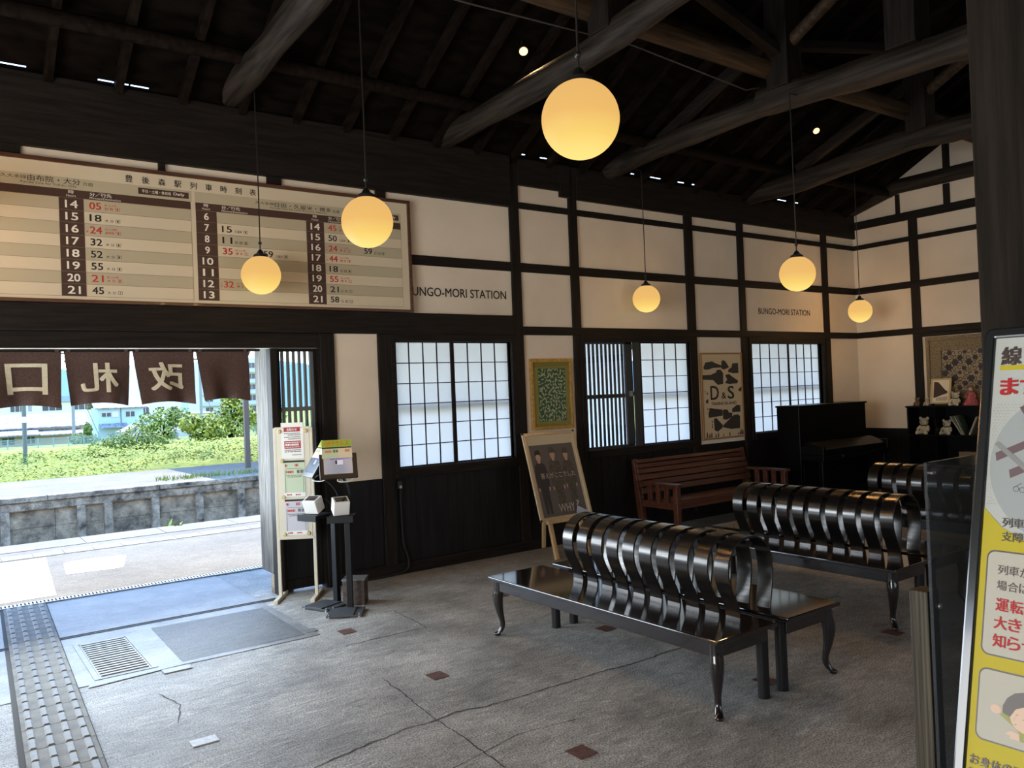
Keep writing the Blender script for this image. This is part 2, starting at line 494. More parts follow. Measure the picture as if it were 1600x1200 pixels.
bb = struct('baseboard_back', MB().box(2.72, XR, -0.03, -0.006, 0.0, 0.103), DARKX, 'black baseboard along the window wall', 'baseboard', bevel=0.004)
# right (gable) wall
gw = MB().prism([(XR, 0.0, 0), (XR, YS, 0), (XR, YS, 3.97), (XR, -4.4, 6.34), (XR, 0.0, 3.97)], (0.12, 0, 0))
wr = struct('wall_right', gw, PLAST, 'cream plaster gable wall at the far end of the hall', 'wall')
struct('wainscot', MB().box(XR - 0.006, XR, YS, 0, 0, 0.876), WAINS, parent=wr)
struct('baseboard_right', MB().box(XR - 0.03, XR - 0.006, YS, -0.03, 0, 0.103), DARKY, 'black baseboard of the gable wall', 'baseboard')
# left wall and street wall (out of frame)
struct('wall_left', MB().prism([(XL, 0.1, 0), (XL, -2.6, 0), (XL, -2.6, 2.55), (XL, -6.6, 2.55), (XL, -6.6, 0), (XL, YS, 0), (XL, YS, 3.97), (XL, -4.4, 6.34), (XL, 0.1, 3.97)], (-0.12, 0, 0)), PLAST, 'plaster wall at the near end of the hall', 'wall')
wf = MB()
for i, (a, b, c, d) in enumerate([]): pass
struct('wall_front', (lambda m: wall_with_holes(m, XL, XR + 0.12, 0, 3.97, YS - 0.1, YS, [(3.4, 4.9, 0.95, 2.1), (6.2, 7.9, 0.95, 2.1)]))(MB()), PLAST, 'plaster wall with two windows behind the viewer', 'wall')

TN = [0]
def trim(mb, m, label, cat='timber', bevel=0.006, smooth=False):
    TN[0] += 1
    return struct('trim_%d' % TN[0], mb, m, label, cat, bevel=bevel, smooth=smooth)
YF = -0.028
# posts of the main wall
for x0, x1, z0, z1, nm in [
    (-1.62, -1.5, 0, 3.65, 'black post at the far left jamb of the platform door'),
    (0.43, 0.57, 2.36, 3.47, 'short black post above the timetable, leftmost in view'),
    (1.472, 1.523, 2.36, 3.47, 'thin black post above the middle of the timetable'),
    (2.312, 2.436, 2.36, 3.47, 'short black post above the right half of the timetable'),
    (3.30, 3.40, 2.36, 3.47, 'short black post behind the right end of the timetable'),
    (2.72, 2.85, 0, 2.17, 'black post between the lattice door and the tall cream panel'),
    (3.266, 3.392, 0, 2.17, 'black post between the tall cream panel and the nearest paper window'),
    (4.785, 4.90, 0, 3.98, 'black post right of the nearest paper window'),
    (5.567, 5.68, 0, 3.98, 'black post between the green picture and the open lattice window'),
    (7.37, 7.51, 0, 3.70, 'black post left of the train poster'),
    (8.354, 8.468, 0, 3.70, 'black post right of the train poster'),
    (10.187, 10.312, 0, 3.70, 'black post right of the farthest paper window')]:
    trim(MB().box(x0, x1, YF, 0.0, z0, z1), DARKZ, nm, 'post')
# beams of the main wall
for x0, x1, z0, z1, yf, nm in [
    (XL, 4.785, 2.17, 2.366, -0.05, 'thick black beam under the timetable above the door'),
    (-1.5, 2.85, 2.045, 2.17, -0.01, 'black door lintel above the curtain'),
    (4.90, XR, 2.176, 2.262, -0.032, 'black beam above the windows'),
    (XL, 4.785, 2.817, 2.91, -0.022, 'black rail running behind the timetable'),
    (4.90, XR, 2.817, 2.91, -0.022, 'black middle rail across the cream wall panels'),
    (4.90, XR, 3.464, 3.53, -0.022, 'narrow black upper rail across the cream wall panels'),
    (XL, 4.79, 3.463, 3.98, -0.06, 'deep black wall plate above the timetable'),
    (4.90, 5.45, 3.70, 3.98, -0.04, 'black wall plate piece above the small top panel'),
    (5.45, 5.58, 3.64, 3.98, -0.045, 'black bracket block at the wall plate'),
    (5.68, XR, 3.632, 3.98, -0.04, 'black wall plate along the top of the far panels')]:
    trim(MB().box(x0, x1, yf, 0.0, z0, z1), DARKX, nm, 'beam')
# narrow wooden runner strip under the lintel
trim(MB().box(-1.5, 2.85, -0.03, -0.01, 2.172, 2.186), mat('worn_runner_edge', (0.07, 0.04, 0.022), 0.5), 'thin brown edge strip along the door lintel', 'strip', bevel=0)
# timbers of the gable wall
XF = XR - 0.028
for y0, y1, z0, z1, nm in [(-0.953, -0.831, 0, 3.77, 'black post on the gable wall left of the ornate picture'),
                           (-2.95, -2.83, 0, 3.77, 'black post on the gable wall hidden behind the big pillar'),
                           (-4.46, -4.34, 0, 6.2, 'black middle post of the gable wall'),
                           (-0.725, -0.665, 3.87, 4.14, 'short black strut above the upper gable beam'),
                           (-1.405, -1.32, 3.87, 4.14, 'second short black strut above the upper gable beam'),
                           (-1.42, -1.33, 4.30, 4.75, 'short black strut in the gable point')]:
    trim(MB().box(XF, XR, y0, y1, z0, z1), DARKZ, nm, 'post')
for y0, z0, z1, nm in [(0, 2.176, 2.262, 'black beam of the gable wall at window-head height'), (-0.953, 2.128, 2.176, 'second black beam under the window-head beam, above the ornate picture'),
                       (0, 2.817, 2.91, 'black middle rail of the gable wall'), (0, 3.464, 3.53, 'narrow black upper rail of the gable wall'),
                       (0, 3.757, 3.872, 'black beam of the gable wall at eaves height')]:
    trim(MB().box(XF - 0.004, XR, YS, y0, z0, z1), DARKY, nm, 'beam')
trim(MB().tube([(XR - 0.06, 0.05, 4.03), (XR - 0.06, -0.7, 4.24), (XR - 0.06, -1.72, 4.24), (XR - 0.06, -4.4, 4.3), (XR - 0.06, YS, 4.0)], [0.10, 0.10, 0.10, 0.11, 0.1], 12), LOG, 'old log beam against the gable wall', 'beam', bevel=0, smooth=True)

# ---- roof (the ceiling is the underside of the roof boards)
SL = 0.54; Z0 = 3.98
def roofz(y): return Z0 - SL * y
rb = MB()
def slope_slab(mb, x0, x1, ya, yb, t=0.02, south=False):
    f = (lambda y: roofz(y)) if not south else (lambda y: roofz(-4.4) - SL * (-4.4 - y))
    vs = [(x, y, f(y) + k * t) for k in (0, 1) for y in (ya, yb) for x in (x0, x1)]
    mb.add(vs, [(0, 2, 3, 1), (4, 5, 7, 6), (0, 1, 5, 4), (2, 6, 7, 3), (0, 4, 6, 2), (1, 3, 7, 5)])
XA, XB = XL - 0.6, XR + 0.9
slope_slab(rb, XA, XB, 2.3, -0.03)
slope_slab(rb, XA, XB, -0.062, -4.4)
slits = [(0.3, 0.62), (1.07, 1.28), (1.29, 1.42), (4.9, 5.0), (5.18, 5.42), (6.48, 6.55), (6.68, 6.98), (7.12, 7.38), (7.5, 7.66), (8.85, 9.1), (9.18, 9.4), (9.55, 9.66)]
cur = XA
for a, b in slits:
    slope_slab(rb, cur, a, -0.03, -0.062); cur = b
slope_slab(rb, cur, XB, -0.03, -0.062)
slope_slab(rb, XA, XB, -4.4, YS - 1.5, south=True)
_k = len(rb.v)
slope_slab(rb, XA, XB, 0.02, -0.35)          # unseen strip added above the eaves gap to block the sun
rb.v[_k:] = [(a, b, c + 0.10) for a, b, c in rb.v[_k:]]
ce = struct('ceiling', rb, ROOFB, 'dark underside of the pitched timber roof', 'ceiling')
x = XL + 0.2
while x < XR:
    mb = MB().beam((x, 2.26, roofz(2.26) - 0.04), (x, -4.4, roofz(-4.4) - 0.04), 0.055, 0.08)
    o = struct('rafter', mb, RAFT, parent=ce)
    x += 0.455
x = XL + 0.2
while x < XR:
    struct('rafter', MB().beam((x, YS - 1, roofz(-4.4) - 0.04 - SL * (-4.4 - YS + 1)), (x, -4.4, roofz(-4.4) - 0.04), 0.055, 0.08), RAFT, parent=ce)
    x += 0.91
for y in (-0.60, -1.75, -3.0, -4.4):
    struct('purlin', MB().tube([(XL, y, roofz(y) - 0.135), (2.5, y + 0.02, roofz(y) - 0.13), (7, y - 0.02, roofz(y) - 0.14), (XR, y, roofz(y) - 0.13)], 0.055, 10), RAFT, parent=ce, smooth=True)
for y in (-5.8, -7.3):
    struct('purlin', MB().tube([(XL, y, roofz(-4.4) - 0.135 - SL * (-4.4 - y)), (XR, y, roofz(-4.4) - 0.135 - SL * (-4.4 - y))], 0.06, 10), LOG, parent=ce, smooth=True)

# log tie beams across the hall
def log(x, path, r, nm):
    P = smooth_curve([(x + a, b, c) for a, b, c in path], 5)
    n = len(P)
    rr = [r * (1 + 0.06 * math.sin(i * 1.3 + x) + 0.03 * random.uniform(-1, 1)) for i in range(n)]
    trim(MB().tube(P, rr, 14), LOG, nm, 'beam', bevel=0, smooth=True)
log(2.05, [(-0.02, 0.12, 4.07), (0, -0.6, 4.12), (0.03, -1.7, 4.22), (0.03, -3.0, 4.26), (0.0, -4.6, 4.28), (0, -8.8, 4.1)], 0.105, 'old log tie beam over the timetable')
log(4.08, [(-0.06, 0.12, 4.04), (-0.02, -0.7, 4.06), (0.04, -1.9, 4.13), (0.06, -3.0, 4.26), (0.04, -4.6, 4.30), (0, -8.8, 4.1)], 0.105, 'old log tie beam passing behind the largest globe lamp')
log(6.24, [(-0.08, 0.12, 4.0), (0, -0.93, 4.10), (0.02, -2.2, 4.14)], 0.105, 'near half of the log tie beam in the middle of the hall')
log(6.26, [(0.0, -2.0, 4.16), (0.02, -2.9, 4.10), (0.03, -3.75, 4.06), (0.03, -4.6, 4.05), (0, -8.8, 4.0)], 0.125, 'thick second half of the log tie beam in the middle of the hall')
log(8.62, [(0, 0.12, 4.0), (0, -0.9, 4.02), (0, -2.0, 4.14), (0, -2.8, 4.12), (0, -4.6, 4.15), (0, -8.8, 4.0)], 0.12, 'log tie beam nearest the gable wall')
log(0.1, [(0, 0.12, 4.07), (0, -1.7, 4.2), (0, -4.6, 4.28), (0, -8.8, 4.1)], 0.105, 'old log tie beam outside the left edge of view')
# longitudinal beam on the tie beams, posts and struts
def lb(y, z, nm):
    trim(MB().tube([(XL, y, z), (3.0, y, z + 0.01), (6.3, y, z - 0.01), (8.7, y, z + 0.03), (XR, y, z)], [0.085, 0.09, 0.085, 0.095, 0.085], 12), mat('beam_wood_brown', (0.042, 0.026, 0.014), 0.6, spec=0.2, var=0.5, vscale=(2, 25, 25), bump=0.3, bscale=60), nm, 'beam', bevel=0, smooth=True)
lb(-2.12, 4.42, 'long brown beam lying on the log tie beams')
for i, x in enumerate((2.06, 4.12, 6.24, 8.62)):
    zr = roofz(-2.2) - 0.1
    trim(MB().box(x - 0.11, x + 0.11, -2.36, -2.14, 4.2, 5.2), DARKZ, ('dark roof post on the log beam, first from the left', 'dark roof post on the log beam above the largest globe', 'thick dark roof post in the middle of the roof', 'dark roof post nearest the gable wall')[i], 'post')
    trim(MB().box(x - 0.08, x + 0.08, -4.48, -4.32, 4.2, 6.25), DARKZ, ('ridge post outside the picture top, first from the left', 'ridge post outside the picture top, second from the left', 'ridge post outside the picture top, third from the left', 'ridge post outside the picture top, nearest the gable')[i], 'post')
    trim(MB().tube([(x, -2.15, 4.50), (x, -3.2, 5.05), (x, -4.2, 5.6)], 0.055, 10), MATS['beam_wood_brown'], ('slanting strut between roof post and ridge, first from the left', 'slanting strut between roof post and ridge, second from the left', 'slanting strut between roof post and ridge, in mid roof', 'slanting brown strut between roof post and ridge near the gable')[i], 'strut', bevel=0, smooth=True)
trim(MB().box(6.12, 6.36, -3.48, -3.24, 4.15, 5.45), DARKZ, 'second dark roof post on the middle log beam, farther right', 'post')
trim(MB().beam((6.24, -2.2, 4.75), (6.24, -0.75, 4.16), 0.09, 0.1), DARKY, 'slanting brace from the middle roof post to the eaves', 'strut')
trim(MB().beam((8.62, -2.2, 4.75), (8.62, -0.75, 4.16), 0.09, 0.1), DARKY, 'slanting brace from the far roof post to the eaves', 'strut')
trim(MB().beam((4.3, -2.25, 5.0), (6.2, -2.25, 4.5), 0.08, 0.10, (0, 1, 0)), DARKX, 'slanting roof brace between the second and third roof posts', 'strut')
trim(MB().beam((6.3, -2.25, 4.6), (8.5, -2.25, 5.05), 0.08, 0.10, (0, 1, 0)), DARKX, 'slanting roof brace between the third and last roof posts', 'strut')
# electric cable on the long beam
tag(obj('electric_cable', MB().tube([(1.0, -2.02, 4.24), (3.0, -2.02, 4.25), (4.6, -2.02, 4.31), (6.0, -2.02, 4.22), (6.2, -2.02, 4.28)], 0.006, 6), mat('cable_grey', (0.05, 0.045, 0.04), 0.5), smooth=True), 'thin grey cable running along the brown roof beam', 'cable')

# ---- windows
def sash(x0, x1, z0, z1, y, cols, rows, name, win, first=None, pane=None):
    fr = 0.022
    f = MB()
    f.box(x0 - fr, x0, y, y + 0.03, z0 - fr, z1 + fr).box(x1, x1 + fr, y, y + 0.03, z0 - fr, z1 + fr)
    f.box(x0, x1, y, y + 0.03, z0 - fr, z0).box(x0, x1, y, y + 0.03, z1, z1 + fr)
    s = obj('sash', f, DARKZ, win)
    mm = MB()
    for i in range(1, cols):
        xx = x0 + (x1 - x0) * i / cols
        mm.box(xx - 0.004, xx + 0.004, y + 0.004, y + 0.016, z0, z1)
    for j in range(1, rows):
        zz = z0 + (z1 - z0) * j / rows
        mm.box(x0, x1, y + 0.005, y + 0.015, zz - 0.004, zz + 0.004)
    obj('muntins', mm, DARKZ, s)
    obj('paper_pane', MB().poly([(x0, y + 0.018, z0), (x1, y + 0.018, z0), (x1, y + 0.018, z1), (x0, y + 0.018, z1)]), pane or PAPER, s)
    return s
def outer_slats(x0, x1, z0, z1, y, pitch, wd, win, m=DARKZ):
    mb = MB(); x_ = x0 + pitch / 2
    while x_ < x1:
        mb.box(x_ - wd / 2, x_ + wd / 2, y, y + 0.03, z0, z1); x_ += pitch
    mb.box(x0, x1, y + 0.005, y + 0.035, (z0 + z1) / 2 - 0.025, (z0 + z1) / 2 + 0.025)
    return obj('outer_lattice', mb, m, win)
GLZ = glass_mat('window_glass', (0.95, 0.97, 0.98))
def window(n, hole, label, label2):
    wn = struct('window_%d' % n, (lambda m: m.box(hole[0] - 0.05, hole[0], -0.035, 0.1, hole[2] - 0.085, hole[3] + 0.075).box(hole[1], hole[1] + 0.05, -0.035, 0.1, hole[2] - 0.085, hole[3] + 0.075)
                .box(hole[0], hole[1], -0.035, 0.1, hole[3], hole[3] + 0.075).box(hole[0], hole[1], -0.045, 0.1, hole[2] - 0.085, hole[2]))(MB()), DARKX, label, 'window', bevel=0.004)
    return wn
w1 = window(1, W1, 'nearest paper window with two sliding sashes between two black posts', '')
sash(3.443, 4.04, 0.962, 2.096, 0.0, 4, 6, 'sash', w1)
sash(4.095, 4.735, 0.962, 2.096, 0.03, 4, 6, 'sash', w1)
outer_slats(3.44, 4.74, 0.95, 2.1, 0.16, 0.16, 0.03, w1)
w2 = window(2, W2, 'half-open window with upright lattice on its left and paper sash on its right', '')
sash(6.58, 7.355, 0.955, 2.098, 0.0, 4, 6, 'sash', w2)
f2 = MB().box(5.70, 5.722, 0.03, 0.06, 0.95, 2.11).box(6.36, 6.46, 0.03, 0.06, 0.95, 2.11).box(6.47, 6.54, -0.02, 0.03, 0.94, 2.11)
f2.box(5.70, 6.46, 0.03, 0.06, 0.94, 0.965).box(5.70, 6.46, 0.03, 0.06, 2.09, 2.115)
s2 = obj('sash', f2, mat('dark_grey_sash', (0.03, 0.033, 0.035), 0.45), w2)
obj('glass_pane', MB().box(5.722, 6.36, 0.042, 0.046, 0.965, 2.09), GLZ, s2)
obj('window_latch', MB().box(6.40, 6.43, 0.005, 0.03, 1.50, 1.56), METAL, s2)
mb = MB()
for i in range(11):
    xx = 5.745 + i * 0.062
    mb.box(xx - 0.0095, xx + 0.0095, 0.08, 0.10, 0.95, 2.11)
mb.box(5.70, 6.40, 0.07, 0.1, 1.49, 1.535)
obj('outer_lattice', mb, DARKZ, w2)
obj('frosted_pane', MB().poly([(5.70, 0.125, 0.95), (6.47, 0.125, 0.95), (6.47, 0.125, 2.11), (5.70, 0.125, 2.11)]), FROST, w2)
outer_slats(6.5, 7.37, 0.95, 2.1, 0.16, 0.16, 0.03, w2)
w3 = window(3, W3, 'farthest paper window behind the upright piano', '')
sash(8.562, 9.345, 0.962, 2.096, 0.0, 4, 6, 'sash', w3)
sash(9.41, 10.095, 0.962, 2.096, 0.03, 4, 6, 'sash', w3)
outer_slats(8.54, 10.11, 0.95, 2.1, 0.16, 0.14, 0.03, w3)

# ---- sliding lattice door pushed to the right of the opening, and the weathered outer jamb
d1 = struct('door_1', MB().box(2.36, 2.395, 0.06, 0.10, 0.02, 2.045).box(2.69, 2.712, 0.06, 0.10, 0.02, 2.045).box(2.395, 2.69, 0.06, 0.10, 0.02, 0.10).box(2.395, 2.69, 0.06, 0.1, 0.93, 1.0).box(2.395, 2.69, 0.06, 0.1, 2.02, 2.045), DARKZ, 'black sliding lattice door pushed open beside the notice stand', 'door', bevel=0.003)
obj('lower_panel', MB().box(2.395, 2.69, 0.07, 0.09, 0.10, 0.93), WAINS, d1)
lt = MB()
for i in range(6):
    xx = 2.42 + i * 0.05
    lt.box(xx - 0.010, xx + 0.010, 0.066, 0.094, 1.0, 2.02)
lt.box(2.395, 2.69, 0.064, 0.096, 1.515, 1.55)
obj('lattice', lt, mat('lattice_wood_grey', (0.11, 0.11, 0.10), 0.6), d1)
obj('glass_pane', MB().box(2.395, 2.69, 0.098, 0.101, 1.0, 2.02), GLZ, d1)
trim(MB().box(2.712, 2.72, -0.005, 0.105, 0.0, 2.045), DARKZ, 'thin black lining board right of the lattice door', 'jamb', bevel=0)
trim(MB().box(2.30, 2.36, 0.02, 0.12, 0.0, 2.045), DARKZ, 'black inner door jamb beside the lattice door', 'jamb')
trim(MB().box(2.30, 2.34, 0.12, 0.42, 0.16, 2.2), WEATH, 'weathered grey outer board of the door jamb', 'jamb')
trim(MB().box(2.30, 2.46, 0.10, 0.2, 0.0, 0.16), STONE, 'stone foot under the weathered door jamb', 'base')

# ================================================================== THINGS IN THE HALL
# ---- timetable board above the door
bt = thing('departure_timetable', 'long cream departure timetable in a brown frame above the platform door', 'timetable', (1.35, -0.03, 2.366))
BX0, BX1, BZ0, BZ1 = -0.92, 3.62, 2.366, 3.39
FRAMEB = mat('brown_board_frame', (0.085, 0.035, 0.018), 0.4, var=0.3, vscale=(3, 30, 30), coat=0.2)
BOARDC = mat('board_cream', (0.60, 0.53, 0.39), 0.55)
BOARDD = mat('board_beige_stripe', (0.44, 0.39, 0.27), 0.55)
BOARDH = mat('board_dark_brown', (0.055, 0.026, 0.018), 0.5)
WINK = mat('white_lettering', (0.80, 0.76, 0.66), 0.5)
yb = -0.06
fm = MB().box(BX0, BX1, yb - 0.012, -0.051, BZ0, BZ0 + 0.024).box(BX0, BX1, yb - 0.012, -0.051, BZ1 - 0.03, BZ1)
fm.box(BX0, BX0 + 0.03, yb - 0.012, -0.051, BZ0 + 0.024, BZ1 - 0.03).box(BX1 - 0.03, BX1, yb - 0.012, -0.051, BZ0 + 0.024, BZ1 - 0.03)
obj('frame', fm, FRAMEB, bt, bevel=0.003)
obj('panel', MB().box(BX0 + 0.03, BX1 - 0.03, yb, -0.053, BZ0 + 0.024, BZ1 - 0.03), BOARDC, bt)
RT, RB = 3.118, 2.414
RH = (RT - RB) / 8
dk = MB(); hd = MB(); wt = MB(); ik = MB(); rd = MB(); ln = MB()
P1 = lambda u, v: (u, yb - 0.0022, v)
PW = lambda u, v: (u, yb - 0.0032, v)
def rect(mb, x0, x1, z0, z1, y=yb - 0.0012):
    mb.poly([(x0, y, z0), (x1, y, z0), (x1, y, z1), (x0, y, z1)])
blocks = [(-0.87, -0.72, -0.72, 0.01, 6), (-0.11 + 0.0, 0.05, 0.05, 0.79, 6), (0.79, 0.948, 0.948, 1.69, 14), (1.725, 1.885, 1.885, 2.622, 6), (2.622, 2.781, 2.781, 3.52, 14)]
blocks = blocks[1:]
# top strips behind the line names
rect(dk, -0.88, 1.70, 3.18, 3.262); rect(dk, 1.722, 3.525, 3.18, 3.262)
for hx0, hx1, cx0, cx1, h0 in blocks:
    rect(hd, hx0, cx1, RT, 3.178, yb - 0.0018)
    rect(hd, hx0 + 0.001, hx1, RB, RT, yb - 0.0018)
    write(wt, '時', PW, (hx0 + hx1) / 2 - 0.018, 3.148, 0.036, 0.026, 0.01)
    write(wt, 'Hours', PW, (hx0 + hx1) / 2 - 0.03, 3.126, 0.06, 0.016)
    write(wt, '分／行先', PW, cx0 + 0.04, 3.144, 0.145, 0.028, 0.01)
    write(wt, 'Minutes/Destination', PW, cx0 + 0.04, 3.124, 0.205, 0.014)
    for r in range(8):
        zt = RT - r * RH
        if r % 2 == 0: rect(dk, hx1, cx1, zt - RH, zt)
        rect(ln, hx0, cx1, zt - 0.0012, zt + 0.0012, yb - 0.0026)
        s = str(h0 + r)
        wd = 0.082 if len(s) == 2 else 0.036
        write(wt, s, PW, (hx0 + hx1) / 2 - wd / 2, zt - RH / 2 - 0.027, wd, 0.054, 0.03)
    rect(ln, cx1 - 0.001, cx1 + 0.001, RB, RT, yb - 0.0026)
    rect(ln, hx0, cx1, RB - 0.0012, RB + 0.0012, yb - 0.0026)
def entry(x, row, minute, dest, plat, red=False, train=None, bx=None, small=False):
    zt = RT - row * RH; z0 = zt - RH / 2 - 0.024
    mb = rd if red else ik
    write(mb, minute, P1, x, z0, 0.078, 0.05, 0.028)
    write(mb, dest, P1, x + 0.10, z0, 0.058, 0.022, 0.0)
    if train: write(mb, train, P1, x + 0.10, z0 + 0.028, 0.08, 0.017)
    bx0 = x + 0.172
    for a, b, c, d in ((bx0, bx0 + 0.03, z0, z0 + 0.002), (bx0, bx0 + 0.03, z0 + 0.022, z0 + 0.024), (bx0, bx0 + 0.002, z0, z0 + 0.024), (bx0 + 0.028, bx0 + 0.03, z0, z0 + 0.024)):
        rect(mb, a, b, c, d, yb - 0.0022)
    write(mb, plat, P1, bx0 + 0.01, z0 + 0.005, 0.009, 0.014)
    if train and 'の森' in train:
        write(mb, '◯', P1, x - 0.026, z0 + 0.026, 0.017, 0.017); write(mb, '※', P1, x - 0.024, z0 + 0.004, 0.014, 0.014)
xl = 0.983
for row, mn, de, pl, red, tr in [(0, '05', '別 府', '1', True, 'ゆふ3号'), (1, '18', '大 分', '1', False, None), (2, '24', '由布院', '1', True, 'ゆふいんの森5号'), (3, '32', '大 分', '1', False, None),
                                 (4, '52', '大 分', '1', False, None), (5, '55', '大 分', '1', False, None), (6, '21', '大 分', '1', True, 'ゆふ5号'), (7, '45', '大 分', '3', False, None)]:
    entry(xl, row, mn, de, pl, red, tr)
xr = 1.922
for x_, row, mn, de, pl, red, tr in [(xr, 1, '15', '久留米', '1', False, None), (xr, 2, '11', '日 田', '1', False, None), (xr, 3, '35', '博 多', '2', True, 'ゆふ2号'), (xr + 0.328, 3, '59', '久留米', '1', False, None),
                                     (xr, 6, '32', '博 多', '2', True, 'ゆふいんの森2号')]:
    entry(x_, row, mn, de, pl, red, tr)
xq = 2.817
for x_, row, mn, de, pl, red, tr in [(xq, 0, '45', '博 多', '2', True, 'ゆふ4号'), (xq, 1, '50', '久留米', '1', False, None), (xq, 2, '24', '博 多', '2', True, 'ゆふいんの森4号'), (xq + 0.331, 2, '59', '日 田', '1', False, None),
                                     (xq, 3, '44', '博 多', '1', True, 'ゆふいんの森6号'), (xq, 4, '18', '日 田', '1', False, None), (xq, 5, '55', '博 多', '2', True, 'ゆふ6号'), (xq, 6, '21', '日 田', '2', False, None), (xq, 7, '58', '日 田', '2', False, None)]:
    entry(x_, row, mn, de, pl, red, tr)
for i, c in enumerate('豊後森駅列車時刻表'):
    write(ik, c, P1, 1.228 + i * 0.1155, 3.279, 0.052, 0.052, 0.012)
write(ik, '久大本線', P1, 0.442, 3.222, 0.155, 0.026)
write(ik, '由布院・大分', P1, 0.602, 3.214, 0.33, 0.042, 0.008)
write(ik, '方面', P1, 0.945, 3.214, 0.068, 0.027)
write(ik, 'Kyudai Line for Yufuin, Oita', P1, 0.56, 3.19, 0.345, 0.02)
write(ik, '久大本線', P1, 2.195, 3.216, 0.155, 0.024)
write(ik, '日田・久留米・博多', P1, 2.357, 3.208, 0.495, 0.036, 0.008)
write(ik, '方面', P1, 2.862, 3.208, 0.068, 0.026)
write(ik, 'Kyudai Line for Hita, Kurume, Hakata', P1, 2.32, 3.188, 0.485, 0.017)
for bx0, bx1 in ((1.316, 1.678), (3.14, 3.502)):
    rect(hd, bx0, bx1, 3.198, 3.246, yb - 0.0018)
    write(wt, '平日・土曜・休日用', PW, bx0 + 0.025, 3.21, 0.205, 0.024, 0.01)
    write(wt, 'Daily', PW, bx0 + 0.25, 3.208, 0.08, 0.028, 0.01)
obj('row_stripes', dk, BOARDD, bt)
obj('hour_columns', hd, BOARDH, bt)
obj('rules', ln, mat('thin_rule', (0.20, 0.16, 0.10), 0.6), bt)
tag(obj('lettering', wt, WINK, bt), 'white hours and headings')
tag(obj('lettering', ik, INK, bt), 'black minutes and headings')
tag(obj('lettering', rd, INKR, bt), 'red express train entries')

# ---- painted station names on the wall panels
mb = MB(); write(mb, 'BUNGO-MORI STATION', lambda u, v: (u, -0.0025, v), 3.592, 2.532, 1.125, 0.082, 0.02)
tag(obj('wall_lettering', mb, INK), 'black painted station name on the cream panel right of the timetable', 'lettering')
mb = MB(); write(mb, 'BUNGO-MORI STATION', lambda u, v: (u, -0.0025, v), 8.745, 2.487, 1.13, 0.078, 0.02)
tag(obj('wall_lettering', mb, INK), 'black painted station name on the cream panel above the piano window', 'lettering')

# ---- split door curtain, its lettering showing in reverse from inside
nr = thing('split_door_curtain', 'brown split door curtain with pale reversed characters hanging in the platform doorway', 'curtain', (0.4, 0.16, 2.03))
NOREN = mat('brown_curtain_cloth', (0.062, 0.031, 0.024), 0.85, var=0.25, vscale=(90, 90, 90))
NORENT = mat('pale_dyed_character', (0.58, 0.52, 0.38), 0.85, var=0.1, vscale=(90, 90, 90))
obj('rod', MB().tube([(-1.45, 0.16, 2.04), (2.26, 0.16, 2.04)], 0.012, 8), DARKX, nr, smooth=True)
YN = 0.16; KN = (YN + 6.524) / 6.524
pan = [(-1.34, -0.92), (-0.885, -0.46), (-0.425, 0.0)]
pan = [(-1.41, -0.96, 0), (-0.95, -0.50, 1), (-0.49, 0.335, 1)]
pan = [(-1.05, -0.61, 0), (-0.59, -0.135, 0), (-0.115, 0.325, 1), (0.345, 0.80, 2), (0.815, 1.262, 3), (1.278, 1.73, 4), (1.745, 2.165, 5)]
chars = {2: '口', 3: '札', 4: '改'}
